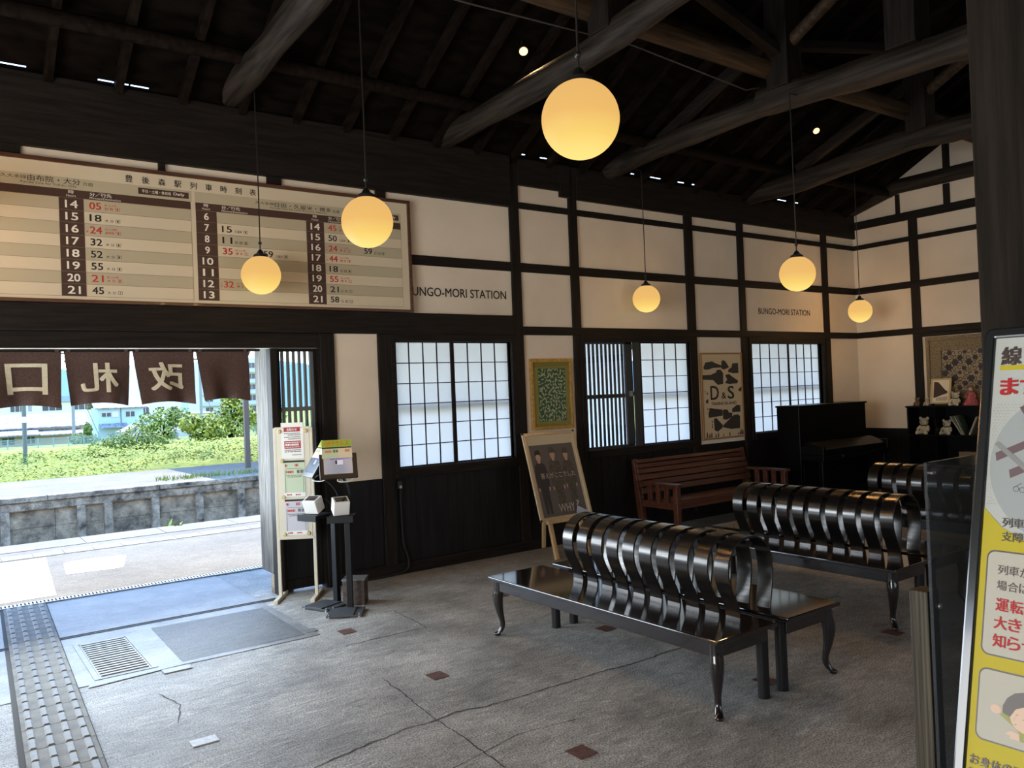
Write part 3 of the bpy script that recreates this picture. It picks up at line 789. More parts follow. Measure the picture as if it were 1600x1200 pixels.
for i, (a, b, k) in enumerate(pan):
    zt, zb = 2.03, 1.62 + 0.006 * math.sin(i * 2.2)
    ph = i * 1.7
    def cloth(u, v, a=a, b=b, zt=zt, zb=zb, ph=ph, i=i):
        t = (zt - v) / (zt - zb); s = (u - a) / (b - a)
        sag = 0.02 * math.sin(PI * s) * t
        narrow = (s - 0.5) * -0.055 * t
        sway = 0.030 * t * (1 if i > 4 else 0.4)
        y = YN + 0.03 * t * math.sin(s * 7 + ph) + 0.018 * t * t * math.sin(s * 13 + ph * 2)
        z = v + (0.022 * math.sin(PI * s) + 0.012 * (0.5 - s)) * t
        return (u + narrow + sway, y, z)
    N, M = 16, 14
    m_ = MB()
    vs = [cloth(a + (b - a) * p / N, zb + (zt - zb) * q / M) for q in range(M + 1) for p in range(N + 1)]
    vs += [(x, y + 0.002, z) for x, y, z in vs]
    K = (N + 1) * (M + 1)
    fs = []
    for q in range(M):
        for p in range(N):
            i0 = q * (N + 1) + p
            fs.append((i0, i0 + 1, i0 + N + 2, i0 + N + 1)); fs.append((K + i0, K + i0 + N + 1, K + i0 + N + 2, K + i0 + 1))
    m_.add(vs, fs)
    cp = obj('curtain_panel', m_, NOREN, nr, smooth=True)
    if k in chars:
        vs_, fs_, bb_ = glyphs(chars[k])
        g = MB(); sz = 0.225
        cx = (a + b) / 2 + 0.0; cz = 1.825
        bm = bmesh.new()
        bv = [bm.verts.new((x_, y_, 0)) for x_, y_ in vs_]
        for f_ in fs_:
            try: bm.faces.new([bv[q] for q in f_])
            except ValueError: pass
        bmesh.ops.triangulate(bm, faces=bm.faces[:])
        for _ in range(3):
            long_ = [e for e in bm.edges if e.calc_length() > 0.07]
            if long_:
                bmesh.ops.subdivide_edges(bm, edges=long_, cuts=1)
                bmesh.ops.triangulate(bm, faces=bm.faces[:])
        bm.verts.index_update()
        out = []
        for v_ in bm.verts:
            u = (v_.co.x - bb_[0]) / (bb_[1] - bb_[0]); v = (v_.co.y - bb_[2]) / (bb_[3] - bb_[2])
            q = cloth(cx + sz * 1.16 * (0.5 - u), cz + sz * (v - 0.5))
            out.append((q[0], q[1] - 0.006, q[2]))
        for kk, (dx, dz) in enumerate(((-.005, -.003), (.005, -.003), (-.005, .003), (.005, .003))):
            g.add([(a_ + dx, b_ - 0.0003 * (kk + 1), c_ + dz) for a_, b_, c_ in out], [tuple(v_.index for v_ in f_.verts) for f_ in bm.faces])
        bm.free()
        tag(obj('character', g, NORENT, cp), 'pale reversed character')
    lp = MB()
    for q in (a + 0.03, b - 0.03):
        lp.box(q - 0.012, q + 0.012, YN - 0.016, YN + 0.016, 2.025, 2.056)
    obj('loops', lp, NOREN, cp)

# ---- globe pendant lamps
def globe_material():
    m = bpy.data.materials.new('lit_globe'); m.use_nodes = True
    n = m.node_tree; b = n.nodes['Principled BSDF']
    b.inputs['Base Color'].default_value = (0.02, 0.016, 0.01, 1); b.inputs['Roughness'].default_value = 0.55; b.inputs['Specular IOR Level'].default_value = 0.1
    t = n.nodes.new('ShaderNodeTexCoord'); s = n.nodes.new('ShaderNodeSeparateXYZ')
    # the bulb sits low in the globe, so the lower part of the milky shell gives off more light
    r = n.nodes.new('ShaderNodeValToRGB')
    e = r.color_ramp.elements
    e[0].position = 0.0; e[0].color = (1.25, 0.86, 0.26, 1)
    e[1].position = 1.0; e[1].color = (0.86, 0.50, 0.16, 1)
    q = e.new(0.22); q.color = (1.0, 0.68, 0.17, 1)
    q = e.new(0.5); q.color = (0.90, 0.52, 0.15, 1)
    n.links.new(t.outputs['Generated'], s.inputs[0]); n.links.new(s.outputs['Z'], r.inputs[0])
    n.links.new(r.outputs[0], b.inputs['Emission Color'])
    b.inputs['Emission Strength'].default_value = 0.95
    return m
GLOBE = globe_material()
BLKPL = mat('black_lamp_cap', (0.01, 0.009, 0.008), 0.4)
GR = 0.15
def pendant(loc, ztop, label, watts, hook=0):
    t = thing('globe_pendant_lamp', label, 'lamp', loc, 0, 'globe lamps hanging from the log beams')
    x, y, z = loc
    obj('globe', MB().ball(loc, GR, n=40, m=24), GLOBE, t, smooth=True)
    obj('cap', MB().lathe((x, y, z + GR - 0.012), [(0.055, 0), (0.052, 0.02), (0.03, 0.032), (0.012, 0.06)], 20), BLKPL, t, smooth=True)
    obj('cord', MB().tube([(x, y, z + GR + 0.04), (x + 0.003, y, z + GR + 0.5), (x, y, ztop)], 0.005, 8), BLKPL, t, smooth=True)
    obj('cord_knot', MB().ball((x, y, z + GR + 0.10), 0.014), BLKPL, t, smooth=True)
    if hook:
        obj('hook', MB().tube([(x, y, ztop - 0.02), (x, y, ztop + 0.02), (x + hook, y, ztop + 0.03)], 0.007, 8), BLKPL, t)
    d = bpy.data.lights.new('lamp_light', 'POINT'); d.energy = watts * LAMP_W; d.color = (1.0, 0.53, 0.19); d.shadow_soft_size = GR + 0.012
    l = bpy.data.objects.new('lamp_light', d); COL.objects.link(l); l.location = loc
    return t
pendant((2.055, -4.216, 2.635), 4.24, 'largest globe lamp, nearest the viewer, hanging above the first black bench', 45)
pendant((2.109, -2.252, 2.63), 4.20, 'globe lamp hanging in front of the right end of the timetable', 35)
pendant((2.131, -0.327, 2.593), 4.07, 'globe lamp hanging close to the timetable, lower and left of the other one there', 6)
pendant((6.419, -0.277, 2.567), 3.96, 'globe lamp hanging close to the wall above the open lattice window', 8, -0.17)
pendant((6.062, -2.418, 2.516), 4.05, 'globe lamp above the far benches, just left of the far station name', 45, 0.16)
pendant((9.951, -0.696, 2.483), 4.28, 'smallest globe lamp, hanging in the far corner above the piano', 30)

pendant((-0.10, -0.60, 2.95), 4.08, 'globe lamp hanging just outside the left edge of the picture before the timetable', 40)

# ---- two small spotlights under the roof
SPOT = mat('lit_spot_lens', (1, 0.8, 0.5), 0.4, emit=(1.0, 0.55, 0.2), es=3.0)
def spot(loc, label):
    t = thing('roof_spotlight', label, 'spotlight', loc, 0, 'small spotlights under the roof')
    p = Vector(loc); d = Vector((-0.35, -0.62, -0.7)).normalized()
    obj('housing', MB().tube([p, p - d * 0.035, p - d * 0.09, p - d * 0.11], [0.042, 0.038, 0.026, 0.02], 16), BLKPL, t, smooth=True)
    obj('lens', MB().tube([p + d * 0.004, p + d * 0.008], [0.036, 0.034], 16), SPOT, t, smooth=True)
    obj('bracket', MB().tube([p - d * 0.07, p - d * 0.07 + Vector((0, 0.02, 0.10))], 0.01, 8), BLKPL, t)
    L = bpy.data.lights.new('spot_light', 'SPOT'); L.energy = 12; L.color = (1, 0.62, 0.3); L.spot_size = R(70); L.shadow_soft_size = 0.03
    l = bpy.data.objects.new('spot_light', L); COL.objects.link(l); l.location = p + d * 0.02
    l.rotation_euler = d.to_track_quat('-Z', 'Y').to_euler()
spot((4.15, -1.179, 4.477), 'small lit spotlight under the roof left of the largest globe lamp')
spot((8.36, -1.19, 4.47), 'small lit spotlight under the roof near the gable wall')

# ---- black bentwood benches
def bench():
    t = thing('bentwood_bench', '', 'bench', (3.47, -3.05, 0), 0, 'black bentwood benches with loop backs')
    seat_z = 0.39; ya, yb_ = -4.0, -2.085
    for nm, x0, x1 in (('left', 2.965, 3.43), ('right', 3.515, 3.985)):
        obj('seat', MB().box(x0, x1, ya, yb_, seat_z - 0.024, seat_z), BLACKL, t, bevel=0.006, seg=3)
        ap = MB(); i = 0.035
        ap.box(x0 + i, x0 + i + 0.02, ya + i + 0.02, yb_ - i - 0.02, seat_z - 0.095, seat_z - 0.025).box(x1 - i - 0.02, x1 - i, ya + i + 0.02, yb_ - i - 0.02, seat_z - 0.095, seat_z - 0.025)
        ap.box(x0 + i, x1 - i, ya + i, ya + i + 0.02, seat_z - 0.095, seat_z - 0.025).box(x0 + i, x1 - i, yb_ - i - 0.02, yb_ - i, seat_z - 0.095, seat_z - 0.025)
        obj('apron', ap, BLACKL, t, bevel=0.003)
    # cabriole legs on the outer corners
    for sx_, x0 in ((-1, 3.02), (1, 3.93)):
        for sy_, y0 in ((-1, -3.945), (1, -2.14)):
            dx, dy = sx_ * 0.707, sy_ * 0.707
            prof = [(0.0, 0.366, 0.033), (0.002, 0.31, 0.034), (0.009, 0.270, 0.036), (0.012, 0.225, 0.033), (0.004, 0.16, 0.025), (-0.010, 0.10, 0.018), (-0.012, 0.065, 0.017), (0.004, 0.032, 0.020), (0.024, 0.016, 0.023), (0.026, 0.006, 0.021), (0.024, 0.0, 0.016)]
            P = smooth_curve([(x0 + dx * a, y0 + dy * a, b) for a, b, c in prof], 4)
            rr = []
            for i in range(len(prof) - 1):
                for k in range(4):
                    rr.append(prof[i][2] + (prof[i + 1][2] - prof[i][2]) * k / 4)
            rr.append(prof[-1][2])
            mb = MB(); k0 = 0; n = 12
            for p, r_ in zip(P, rr):
                for j in range(n):
                    a = 2 * PI * j / n
                    mb.v.append((p.x + r_ * math.cos(a), p.y + r_ * math.sin(a), p.z))
            for i in range(len(P) - 1):
                for j in range(n):
                    a = i * n + j; b = i * n + (j + 1) % n
                    mb.f.append((a, b, b + n, a + n))
            mb.f.append(tuple(range(n))); mb.f.append(tuple((len(P) - 1) * n + j for j in range(n)))
            obj('curved_leg', mb, BLACKL, t, smooth=True)
    for x0 in (3.395, 3.55):
        for y0 in (-3.925, -2.255):
            obj('straight_leg', MB().lathe((x0, y0, 0), [(0.030, 0), (0.030, 0.366)], 16), mat('black_satin_leg', (0.010, 0.009, 0.009), 0.4, spec=0.3) if 'black_satin_leg' not in MATS else MATS['black_satin_leg'], t, smooth=True)
    # loop backs: bent strips standing over the gap of the two seats
    xc = 3.455; hw = 0.0465
    half = [(0.098, 0.390), (0.104, 0.43), (0.122, 0.475), (0.152, 0.53), (0.172, 0.585), (0.178, 0.64), (0.168, 0.69), (0.140, 0.738), (0.095, 0.772), (0.045, 0.788), (0.0, 0.792)]
    rear = [(0.150, 0.390), (0.156, 0.43), (0.166, 0.475), (0.176, 0.53), (0.182, 0.585)] + half[5:]
    path = [(-a, b) for a, b in half] + [(a, b) for a, b in rear[::-1][1:]]
    P = smooth_curve([(a, 0, b) for a, b in path], 4)
    th = 0.0055
    for k in range(10):
        yc = -3.83 + hw + k * ((-2.51 - hw) - (-3.83 + hw)) / 9
        mb = MB(); n = len(P)
        for i, p in enumerate(P):
            d = (P[min(i + 1, n - 1)] - P[max(i - 1, 0)]).normalized()
            nn = Vector((-d.z, 0, d.x))
            for s, yy in ((1, -hw), (1, hw), (-1, hw), (-1, -hw)):
                q = p + nn * th * s
                mb.v.append((xc + q.x, yc + yy, q.z))
        for i in range(n - 1):
            for j in range(4):
                a = i * 4 + j; b = i * 4 + (j + 1) % 4
                mb.f.append((a, b, b + 4, a + 4))
        mb.f.append((3, 2, 1, 0)); mb.f.append(tuple((n - 1) * 4 + j for j in range(4)))
        obj('loop_back', mb, RINGL, t, smooth=True, bevel=0.0015)
    return t
b1 = bench(); b1['label'] = 'nearest black bentwood bench with ten loop backs, standing whole in view'
b2 = copy_tree(b1); b2.location = (3.47 + 1.9, -3.05 + 0.17, 0); b2['label'] = 'second black bentwood bench, its right end hidden behind the clear partition'
b3 = copy_tree(b1); b3.location = (3.47 + 3.8, -3.05 + 0.13, 0); b3['label'] = 'farthest black bentwood bench, only its first loops showing beyond the second bench'

# ---- red-brown slatted bench at the wall
rbn = thing('slatted_bench', 'red-brown slatted wooden bench with armrests against the wall under the train poster', 'bench', (7.2, -0.4, 0))
bx0, bx1 = 6.26, 8.16
seat = MB(); back = MB()
for i in range(6):
    y = -0.70 + i * 0.082
    seat.box(bx0 + 0.06, bx1 - 0.06, y - 0.035, y + 0.035, 0.375 - i * 0.006, 0.40 - i * 0.006)
obj('seat_slats', seat, REDW, rbn, bevel=0.004)
prof = [(-0.235, 0.43), (-0.215, 0.50), (-0.195, 0.57), (-0.172, 0.64), (-0.155, 0.70), (-0.15, 0.755), (-0.125, 0.80)]
for i in range(len(prof) - 1):
    (ya, za), (yb2, zb2) = prof[i], prof[i + 1]
    d = Vector((0, yb2 - ya, zb2 - za)).normalized()
    back.obox((7.21, (ya + yb2) / 2, (za + zb2) / 2), (1, 0, 0), d, (0, -d.z, d.y), (bx1 - bx0 - 0.04) / 2, math.hypot(yb2 - ya, zb2 - za) / 2 - 0.005, 0.012)
obj('back_slats', back, REDW, rbn, bevel=0.004)
obj('front_rail', MB().box(bx0 + 0.05, bx1 - 0.05, -0.745, -0.72, 0.31, 0.375), REDW, rbn, bevel=0.003)
for x0 in (bx0, bx1 - 0.06):
    obj('leg', MB().box(x0, x0 + 0.06, -0.75, -0.69, 0, 0.545), REDW, rbn, bevel=0.004)
    obj('leg', MB().prism([(x0, -0.27, 0), (x0, -0.20, 0), (x0, -0.13, 0.45), (x0, -0.10, 0.80), (x0, -0.13, 0.81), (x0, -0.20, 0.45)], (0.06, 0, 0)), REDW, rbn, bevel=0.003)
    obj('armrest', MB().box(x0 - 0.015, x0 + 0.075, -0.78, -0.18, 0.545, 0.572), REDW, rbn, bevel=0.006)
    ml = MB()
    for q in (-0.58, -0.46, -0.34):
        ml.box(x0 + 0.015, x0 + 0.045, q - 0.03, q + 0.03, 0.37, 0.545)
    ml.box(x0 + 0.01, x0 + 0.05, -0.69, -0.22, 0.30, 0.37)
    obj('arm_slats', ml, REDW, rbn, bevel=0.002)

# ---- upright piano
pn = thing('upright_piano', 'black upright piano standing before the farthest paper window', 'piano', (9.35, -0.6, 0))
px0, px1 = 8.62, 10.10
obj('case', MB().box(px0, px1, -0.62, -0.30, 0.02, 1.27), PIANO, pn, bevel=0.006)
obj('lid', MB().box(px0 - 0.012, px1 + 0.012, -0.64, -0.29, 1.27, 1.292), PIANO, pn, bevel=0.005)
kb = obj('key_bed', MB().box(px0, px1, -0.93, -0.62, 0.62, 0.69).box(px0, px0 + 0.05, -0.93, -0.62, 0.69, 0.80).box(px1 - 0.05, px1, -0.93, -0.62, 0.69, 0.80), PIANO, pn, bevel=0.006)
obj('fallboard', MB().prism([(px0 + 0.05, -0.92, 0.70), (px0 + 0.05, -0.64, 0.70), (px0 + 0.05, -0.64, 0.84), (px0 + 0.05, -0.72, 0.84), (px0 + 0.05, -0.92, 0.76)], (px1 - px0 - 0.1, 0, 0)), PIANO, pn, bevel=0.004)
obj('lock', MB().box(9.0, 9.05, -0.936, -0.93, 0.655, 0.665), mat('brass', (0.6, 0.42, 0.15), 0.35, metal=1.0), pn)
for x0 in (px0 + 0.02, px1 - 0.08):
    obj('leg', MB().box(x0, x0 + 0.06, -0.90, -0.84, 0.06, 0.62), PIANO, pn, bevel=0.006)
    obj('toe_block', MB().box(x0 - 0.01, x0 + 0.07, -0.93, -0.30, 0.0, 0.06), PIANO, pn, bevel=0.006)
obj('lower_panel', MB().box(px0 + 0.05, px1 - 0.05, -0.63, -0.62, 0.12, 0.58), PIANO, pn, bevel=0.003)
pd = MB()
for q in (-0.12, 0, 0.12): pd.box(9.36 + q - 0.025, 9.36 + q + 0.025, -0.74, -0.62, 0.06, 0.075)
obj('pedals', pd, MATS['brass'], pn)

# ---- shelf unit on the gable wall with its toys and books
sh = thing('shelf_unit', 'black open shelf unit with toys on top against the gable wall', 'shelf', (10.86, -1.8, 0))
sy0, sy1, sx0, sx1 = -2.75, -0.86, 10.70, 10.995
obj('shelf_top', MB().box(sx0 - 0.015, sx1, sy0, sy1 + 0.012, 1.175, 1.197), PIANO, sh, bevel=0.003)
for y in (sy0, sy1 - 0.02):
    obj('side_panel', MB().box(sx0, sx1, y, y + 0.02, 0.0, 1.175), PIANO, sh, bevel=0.002)
for y in (-1.23, -1.82, -2.3):
    obj('divider', MB().box(sx0 + 0.004, sx1 - 0.012, y - 0.009, y + 0.009, 0.05, 1.175), PIANO, sh)
for z in (0.05, 0.43, 0.815):
    obj('shelf_board', MB().box(sx0 + 0.002, sx1 - 0.012, sy0 + 0.02, sy1 - 0.02, z - 0.02, z), PIANO, sh)
obj('back_panel', MB().box(sx1 - 0.01, sx1, sy0 + 0.02, sy1 - 0.02, 0.03, 1.175), PIANO, sh)

FUR = mat('cream_plush', (0.55, 0.47, 0.33), 0.95, var=0.25, vscale=(60, 60, 60), bump=0.3, bscale=150)
FURB = mat('brown_plush', (0.20, 0.10, 0.05), 0.95, var=0.3, vscale=(60, 60, 60), bump=0.3, bscale=150)
PINK = mat('pink_dress_cloth', (0.42, 0.10, 0.10), 0.85, var=0.3, vscale=(40, 40, 40))
def teddy(loc, s, m, label, rz=0.0, group='stuffed toys on the shelf unit', bow=None):
    """sitting teddy bear facing -x; s = sitting height"""
    t = thing('teddy_bear', label, 'stuffed toy', loc, rz, group)
    x, y, z = loc
    def at(a, b, c): return (x + a * s, y + b * s, z + c * s)
    bd = MB().ball(at(0, 0, 0.27), 0.26 * s, (0.85, 0.9, 1.05)).ball(at(-0.02, 0, 0.70), 0.235 * s, (0.9, 1.08, 0.95)).ball(at(-0.20, 0, 0.64), 0.11 * s, (0.9, 1.0, 0.8))
    for q in (-1, 1):
        bd.ball(at(0, q * 0.20, 0.90), 0.095 * s, (0.6, 1, 1))
        bd.tube([at(-0.02, q * 0.2, 0.46), at(-0.12, q * 0.30, 0.32), at(-0.2, q * 0.30, 0.2)], [0.075 * s, 0.08 * s, 0.07 * s], 10)
        bd.tube([at(-0.05, q * 0.14, 0.12), at(-0.26, q * 0.22, 0.09), at(-0.40, q * 0.26, 0.10)], [0.10 * s, 0.095 * s, 0.10 * s], 10)
    obj('body', bd, m, t, smooth=True)
    ey = MB()
    for q in (-1, 1): ey.ball(at(-0.225, q * 0.085, 0.76), 0.026 * s)
    ey.ball(at(-0.30, 0, 0.67), 0.032 * s)
    obj('eyes_and_nose', ey, INK, t, smooth=True)
    if bow:
        obj('ribbon', MB().tube([at(0.12 * math.cos(a) * 1.2 - 0.02, 0.16 * math.sin(a), 0.5) for a in [i * PI / 8 for i in range(17)]], 0.03 * s, 8), bow, t, smooth=True)
    return t
ZT = 1.197
teddy((10.80, -0.96, ZT), 0.115, FURB, 'small brown and cream toy bear at the left end of the shelf top', 0)
teddy((10.80, -1.09, ZT), 0.105, FUR, 'small cream toy sitting on the shelf top beside the framed piano picture', 0)
teddy((10.75, -1.485, ZT), 0.185, FUR, 'white teddy bear on the shelf top right of the framed piano picture', 0, bow=INK)
teddy((10.84, -1.02, 0.815), 0.235, FUR, 'cream teddy bear with a dark ribbon sitting inside the shelf compartment', 0, bow=INK)
teddy((10.84, -1.318, 0.815), 0.20, FUR, 'cream teddy bear leaning by the divider next to the slanting books', 0.5, bow=INK)
def doll(loc, s, label):
    t = thing('doll', label, 'doll', loc, 0, 'dolls on the shelf top')
    x, y, z = loc
    obj('dress', MB().lathe(loc, [(0.40 * s, 0), (0.36 * s, 0.12 * s), (0.24 * s, 0.34 * s), (0.15 * s, 0.52 * s), (0.17 * s, 0.66 * s), (0.08 * s, 0.74 * s)], 20), PINK, t, smooth=True)
    obj('head', MB().ball((x, y, z + 0.84 * s), 0.12 * s), mat('doll_skin_%d' % int(y * -100), (0.55, 0.36, 0.27), 0.7), t, smooth=True)
    obj('hair', MB().ball((x + 0.03 * s, y, z + 0.87 * s), 0.135 * s, (0.9, 1.1, 1.0)), FURB, t, smooth=True)
    a = MB()
    for q in (-1, 1): a.tube([(x, y + q * 0.14 * s, z + 0.64 * s), (x - 0.06 * s, y + q * 0.25 * s, z + 0.46 * s), (x - 0.12 * s, y + q * 0.22 * s, z + 0.36 * s)], [0.05 * s, 0.05 * s, 0.04 * s], 8)
    obj('sleeves', a, PINK, t, smooth=True)
    return t
doll((10.82, -1.645, ZT), 0.245, 'doll in a pink frilled dress standing on the shelf top')
doll((10.84, -1.86, ZT), 0.29, 'darker red doll at the edge of the sign board on the shelf top')
# framed picture of a grand piano on a little stand
pf = thing('framed_piano_picture', 'small gold-framed picture of a grand piano leaning on the shelf top', 'picture', (10.76, -1.28, ZT))
def leanpt(y, z, off=0.0):
    t = (z - ZT) / 0.36
    return (10.735 + 0.075 * t + off, y, z)
def leanquad(mb, y0, y1, z0, z1, off, th=0.0):
    pts = [leanpt(y0, z0, off), leanpt(y1, z0, off), leanpt(y1, z1, off), leanpt(y0, z1, off)]
    if th: mb.prism(pts, (th, 0, 0))
    else: mb.poly(pts)
    return mb
GOLD = mat('gold_frame', (0.55, 0.42, 0.20), 0.45, metal=0.3)
fm = MB()
for a, b, c, d in ((-1.415, -1.155, 1.225, 1.245), (-1.415, -1.155, 1.53, 1.552), (-1.415, -1.39, 1.245, 1.53), (-1.18, -1.155, 1.245, 1.53)):
    leanquad(fm, b, a, c, d, 0.0, 0.015)
obj('frame', fm, GOLD, pf)
obj('picture', leanquad(MB(), -1.18, -1.39, 1.245, 1.53, 0.006), CREAMP, pf)
pp = MB().poly([leanpt(y, z, 0.004) for y, z in [(-1.195, 1.30), (-1.195, 1.51), (-1.25, 1.505), (-1.30, 1.45), (-1.345, 1.40), (-1.37, 1.385), (-1.375, 1.36), (-1.30, 1.335), (-1.24, 1.31)]])
obj('piano_shape', pp, INKB, pf)
ky = MB()
for i in range(9):
    yy = -1.235 - i * 0.016
    ky.poly([leanpt(yy, 1.262, 0.003), leanpt(yy - 0.006, 1.262, 0.003), leanpt(yy - 0.006, 1.30 + i * 0.002, 0.003), leanpt(yy, 1.30 + i * 0.002, 0.003)])
obj('keys', ky, INKB, pf)
obj('stand', MB().box(10.72, 10.80, -1.40, -1.38, ZT, 1.226).box(10.72, 10.80, -1.19, -1.17, ZT, 1.226), BLKPL, pf)
# books
BKC = [(0.38, 0.34, 0.24), (0.09, 0.12, 0.075), (0.36, 0.31, 0.22), (0.46, 0.40, 0.29), (0.045, 0.06, 0.04), (0.24, 0.21, 0.16), (0.2, 0.13, 0.08)]
def book(y, lean, hgt, th, col, label):
    m = mat('book_cover_%d' % (len(MATS)), col, 0.6)
    t = thing('book', label, 'book', (10.82, y, 0.815), 0, 'books in the shelf compartment')
    d = Vector((0, math.sin(lean), math.cos(lean))); s = Vector((0, math.cos(lean), -math.sin(lean)))
    base = Vector((10.83, y, 0.817)) + s * (th / 2) + Vector((0, 0, abs(math.sin(lean)) * th if lean > 0 else 0))
    c = base + d * hgt / 2
    obj('cover', MB().obox(c + s * (th / 2 - 0.0015), (1, 0, 0), s, d, 0.085, 0.0015, hgt / 2).obox(c - s * (th / 2 - 0.0015), (1, 0, 0), s, d, 0.085, 0.0015, hgt / 2).obox(c - Vector((0.084, 0, 0)), (1, 0, 0), s, d, 0.0015, th / 2, hgt / 2), m, t)
    obj('pages', MB().obox(c + Vector((0.002, 0, 0)), (1, 0, 0), s, d, 0.08, th / 2 - 0.002, hgt / 2 - 0.003), CREAMP, t)
book(-1.545, 0.52, 0.27, 0.012, BKC[0], 'leftmost pale thin book of the left-leaning group on the shelf')
book(-1.558, 0.47, 0.265, 0.012, BKC[1], 'green thin book, second of the left-leaning group on the shelf')
book(-1.571, 0.42, 0.26, 0.012, BKC[2], 'beige thin book, third of the left-leaning group on the shelf')
book(-1.585, 0.34, 0.25, 0.012, BKC[4], 'dark green thin book, last of the left-leaning group on the shelf')
book(-1.635, -0.40, 0.25, 0.010, BKC[3], 'cream thin book leaning right, first of the right-leaning pair on the shelf')
book(-1.650, -0.40, 0.255, 0.010, BKC[5], 'pale thin book leaning right, second of the right-leaning pair on the shelf')
book(-1.88, 0.0, 0.17, 0.05, (0.35, 0.15, 0.09), 'short reddish book upright in the next shelf compartment')
tag(obj('cardboard_box', MB().box(10.735, 10.93, -1.79, -1.50, 0.43, 0.60), mat('cardboard', (0.20, 0.14, 0.08), 0.8), bevel=0.003), 'brown box on the middle shelf of the unit, above the partition', 'box')

# big ornate picture on the gable wall
op = thing('ornate_framed_picture', 'large ornate framed floral picture on the gable wall above the shelf unit', 'picture', (10.98, -1.75, 1.2))
oy0, oy1, oz0, oz1 = -2.45, -1.02, 1.20, 2.115
FRM1 = mat('tarnished_gold_frame', (0.20, 0.155, 0.085), 0.5, var=0.4, vscale=(70, 70, 70), bump=0.5, bscale=90, metal=0.2)
f = MB()
for k, (ins, xx, wd) in enumerate(((0.0, 10.955, 0.05), (0.05, 10.97, 0.09), (0.14, 10.962, 0.06))):
    a0, a1, c0, c1 = oy0 + ins, oy1 - ins, oz0 + ins * 0.95, oz1 - ins * 0.95
    f.box(xx, 11.0, a0, a1, c0, c0 + wd).box(xx, 11.0, a0, a1, c1 - wd, c1).box(xx, 11.0, a0, a0 + wd, c0 + wd, c1 - wd).box(xx, 11.0, a1 - wd, a1, c0 + wd, c1 - wd)
obj('frame', f, FRM1, op, bevel=0.006)
obj('picture', MB().box(10.985, 10.99, oy0 + 0.2, oy1 - 0.2, oz0 + 0.19, oz1 - 0.19), mat('faded_picture_ground', (0.33, 0.26, 0.15), 0.7), op)
fl_ = MB()
rnd = random.Random(3)
def swirl(mb, c, r0, turns, a0, xx, wd=0.007):
    pts = []
    for i in range(22):
        t = i / 21
        a = a0 + turns * 2 * PI * t; r_ = r0 * (1 - 0.8 * t)
        pts.append(Vector((xx, c[0] + r_ * math.cos(a), c[1] + r_ * math.sin(a))))
    for i in range(21):
        d = (pts[i + 1] - pts[i]).normalized(); s = Vector((0, -d.z, d.y)) * wd
        mb.poly([pts[i] - s, pts[i + 1] - s, pts[i + 1] + s, pts[i] + s])
for i in range(16):
    for j in range(8):
        cy = oy1 - 0.235 - i * 0.064 + rnd.uniform(-0.012, 0.012); cz = oz0 + 0.222 + j * 0.066 + rnd.uniform(-0.01, 0.01)
        if (i + 2 * j) % 3 == 0:
            n = 18; r_ = 0.034 + rnd.uniform(-0.010, 0.012)
            fl_.poly([(10.983, cy + r_ * (1 + 0.22 * math.cos(6 * 2 * PI * k / n)) * math.cos(2 * PI * k / n), cz + r_ * (1 + 0.22 * math.cos(6 * 2 * PI * k / n)) * math.sin(2 * PI * k / n)) for k in range(n)])
        else:
            swirl(fl_, (cy, cz), rnd.uniform(0.03, 0.045), rnd.choice((1.1, -1.1)), rnd.uniform(0, 6), 10.983, 0.0045)
obj('flower_pattern', fl_, mat('dark_flower_print', (0.04, 0.033, 0.04), 0.7), op)

# ---- green leaf picture on the wall
gp = thing('framed_leaf_picture', 'gold-framed picture of green leaves on the narrow cream panel above the easel', 'picture', (5.24, -0.01, 1.2))
gx0, gx1, gz0, gz1 = 4.965, 5.515, 1.20, 1.932
f = MB().box(gx0, gx1, -0.035, -0.006, gz0, gz0 + 0.035).box(gx0, gx1, -0.035, -0.006, gz1 - 0.035, gz1).box(gx0, gx0 + 0.035, -0.035, -0.006, gz0 + 0.035, gz1 - 0.035).box(gx1 - 0.035, gx1, -0.035, -0.006, gz0 + 0.035, gz1 - 0.035)
obj('frame', f, mat('gold_wood_frame', (0.42, 0.24, 0.05), 0.4, var=0.2, vscale=(30, 30, 30)), gp, bevel=0.004)
obj('mount', MB().box(gx0 + 0.035, gx1 - 0.035, -0.02, -0.01, gz0 + 0.035, gz1 - 0.035), mat('olive_mount', (0.30, 0.24, 0.045), 0.8), gp)
obj('picture', MB().box(5.065, 5.425, -0.0215, -0.02, 1.285, 1.83), mat('leaf_green', (0.022, 0.085, 0.018), 0.7), gp)
rnd = random.Random(11)
lf = MB()
for i in range(10):
    for j in range(15):
        cx = 5.082 + i * 0.0362 + rnd.uniform(-0.010, 0.010); cz = 1.302 + j * 0.0365 + rnd.uniform(-0.010, 0.010); a = rnd.uniform(0, PI)
        l, wd = rnd.uniform(0.018, 0.029), rnd.uniform(0.009, 0.017)
        bend = rnd.uniform(-0.012, 0.012)
        pts = [(-l, 0), (-l * 0.4, wd * 0.6 + bend), (l * 0.3, wd * 0.7 + bend), (l, 0), (l * 0.3, -wd * 0.5 + bend), (-l * 0.4, -wd * 0.4 + bend)]
        lf.poly([(min(max(cx + p * math.cos(a) - q * math.sin(a), 5.066), 5.424), -0.0222, min(max(cz + p * math.sin(a) + q * math.cos(a), 1.286), 1.829)) for p, q in pts])
obj('leaf_pattern', lf, mat('pale_leaf_cutout', (0.50, 0.50, 0.30), 0.7), gp)
obj('glass', MB().box(gx0 + 0.035, gx1 - 0.035, -0.029, -0.027, gz0 + 0.035, gz1 - 0.035), GLZ, gp)

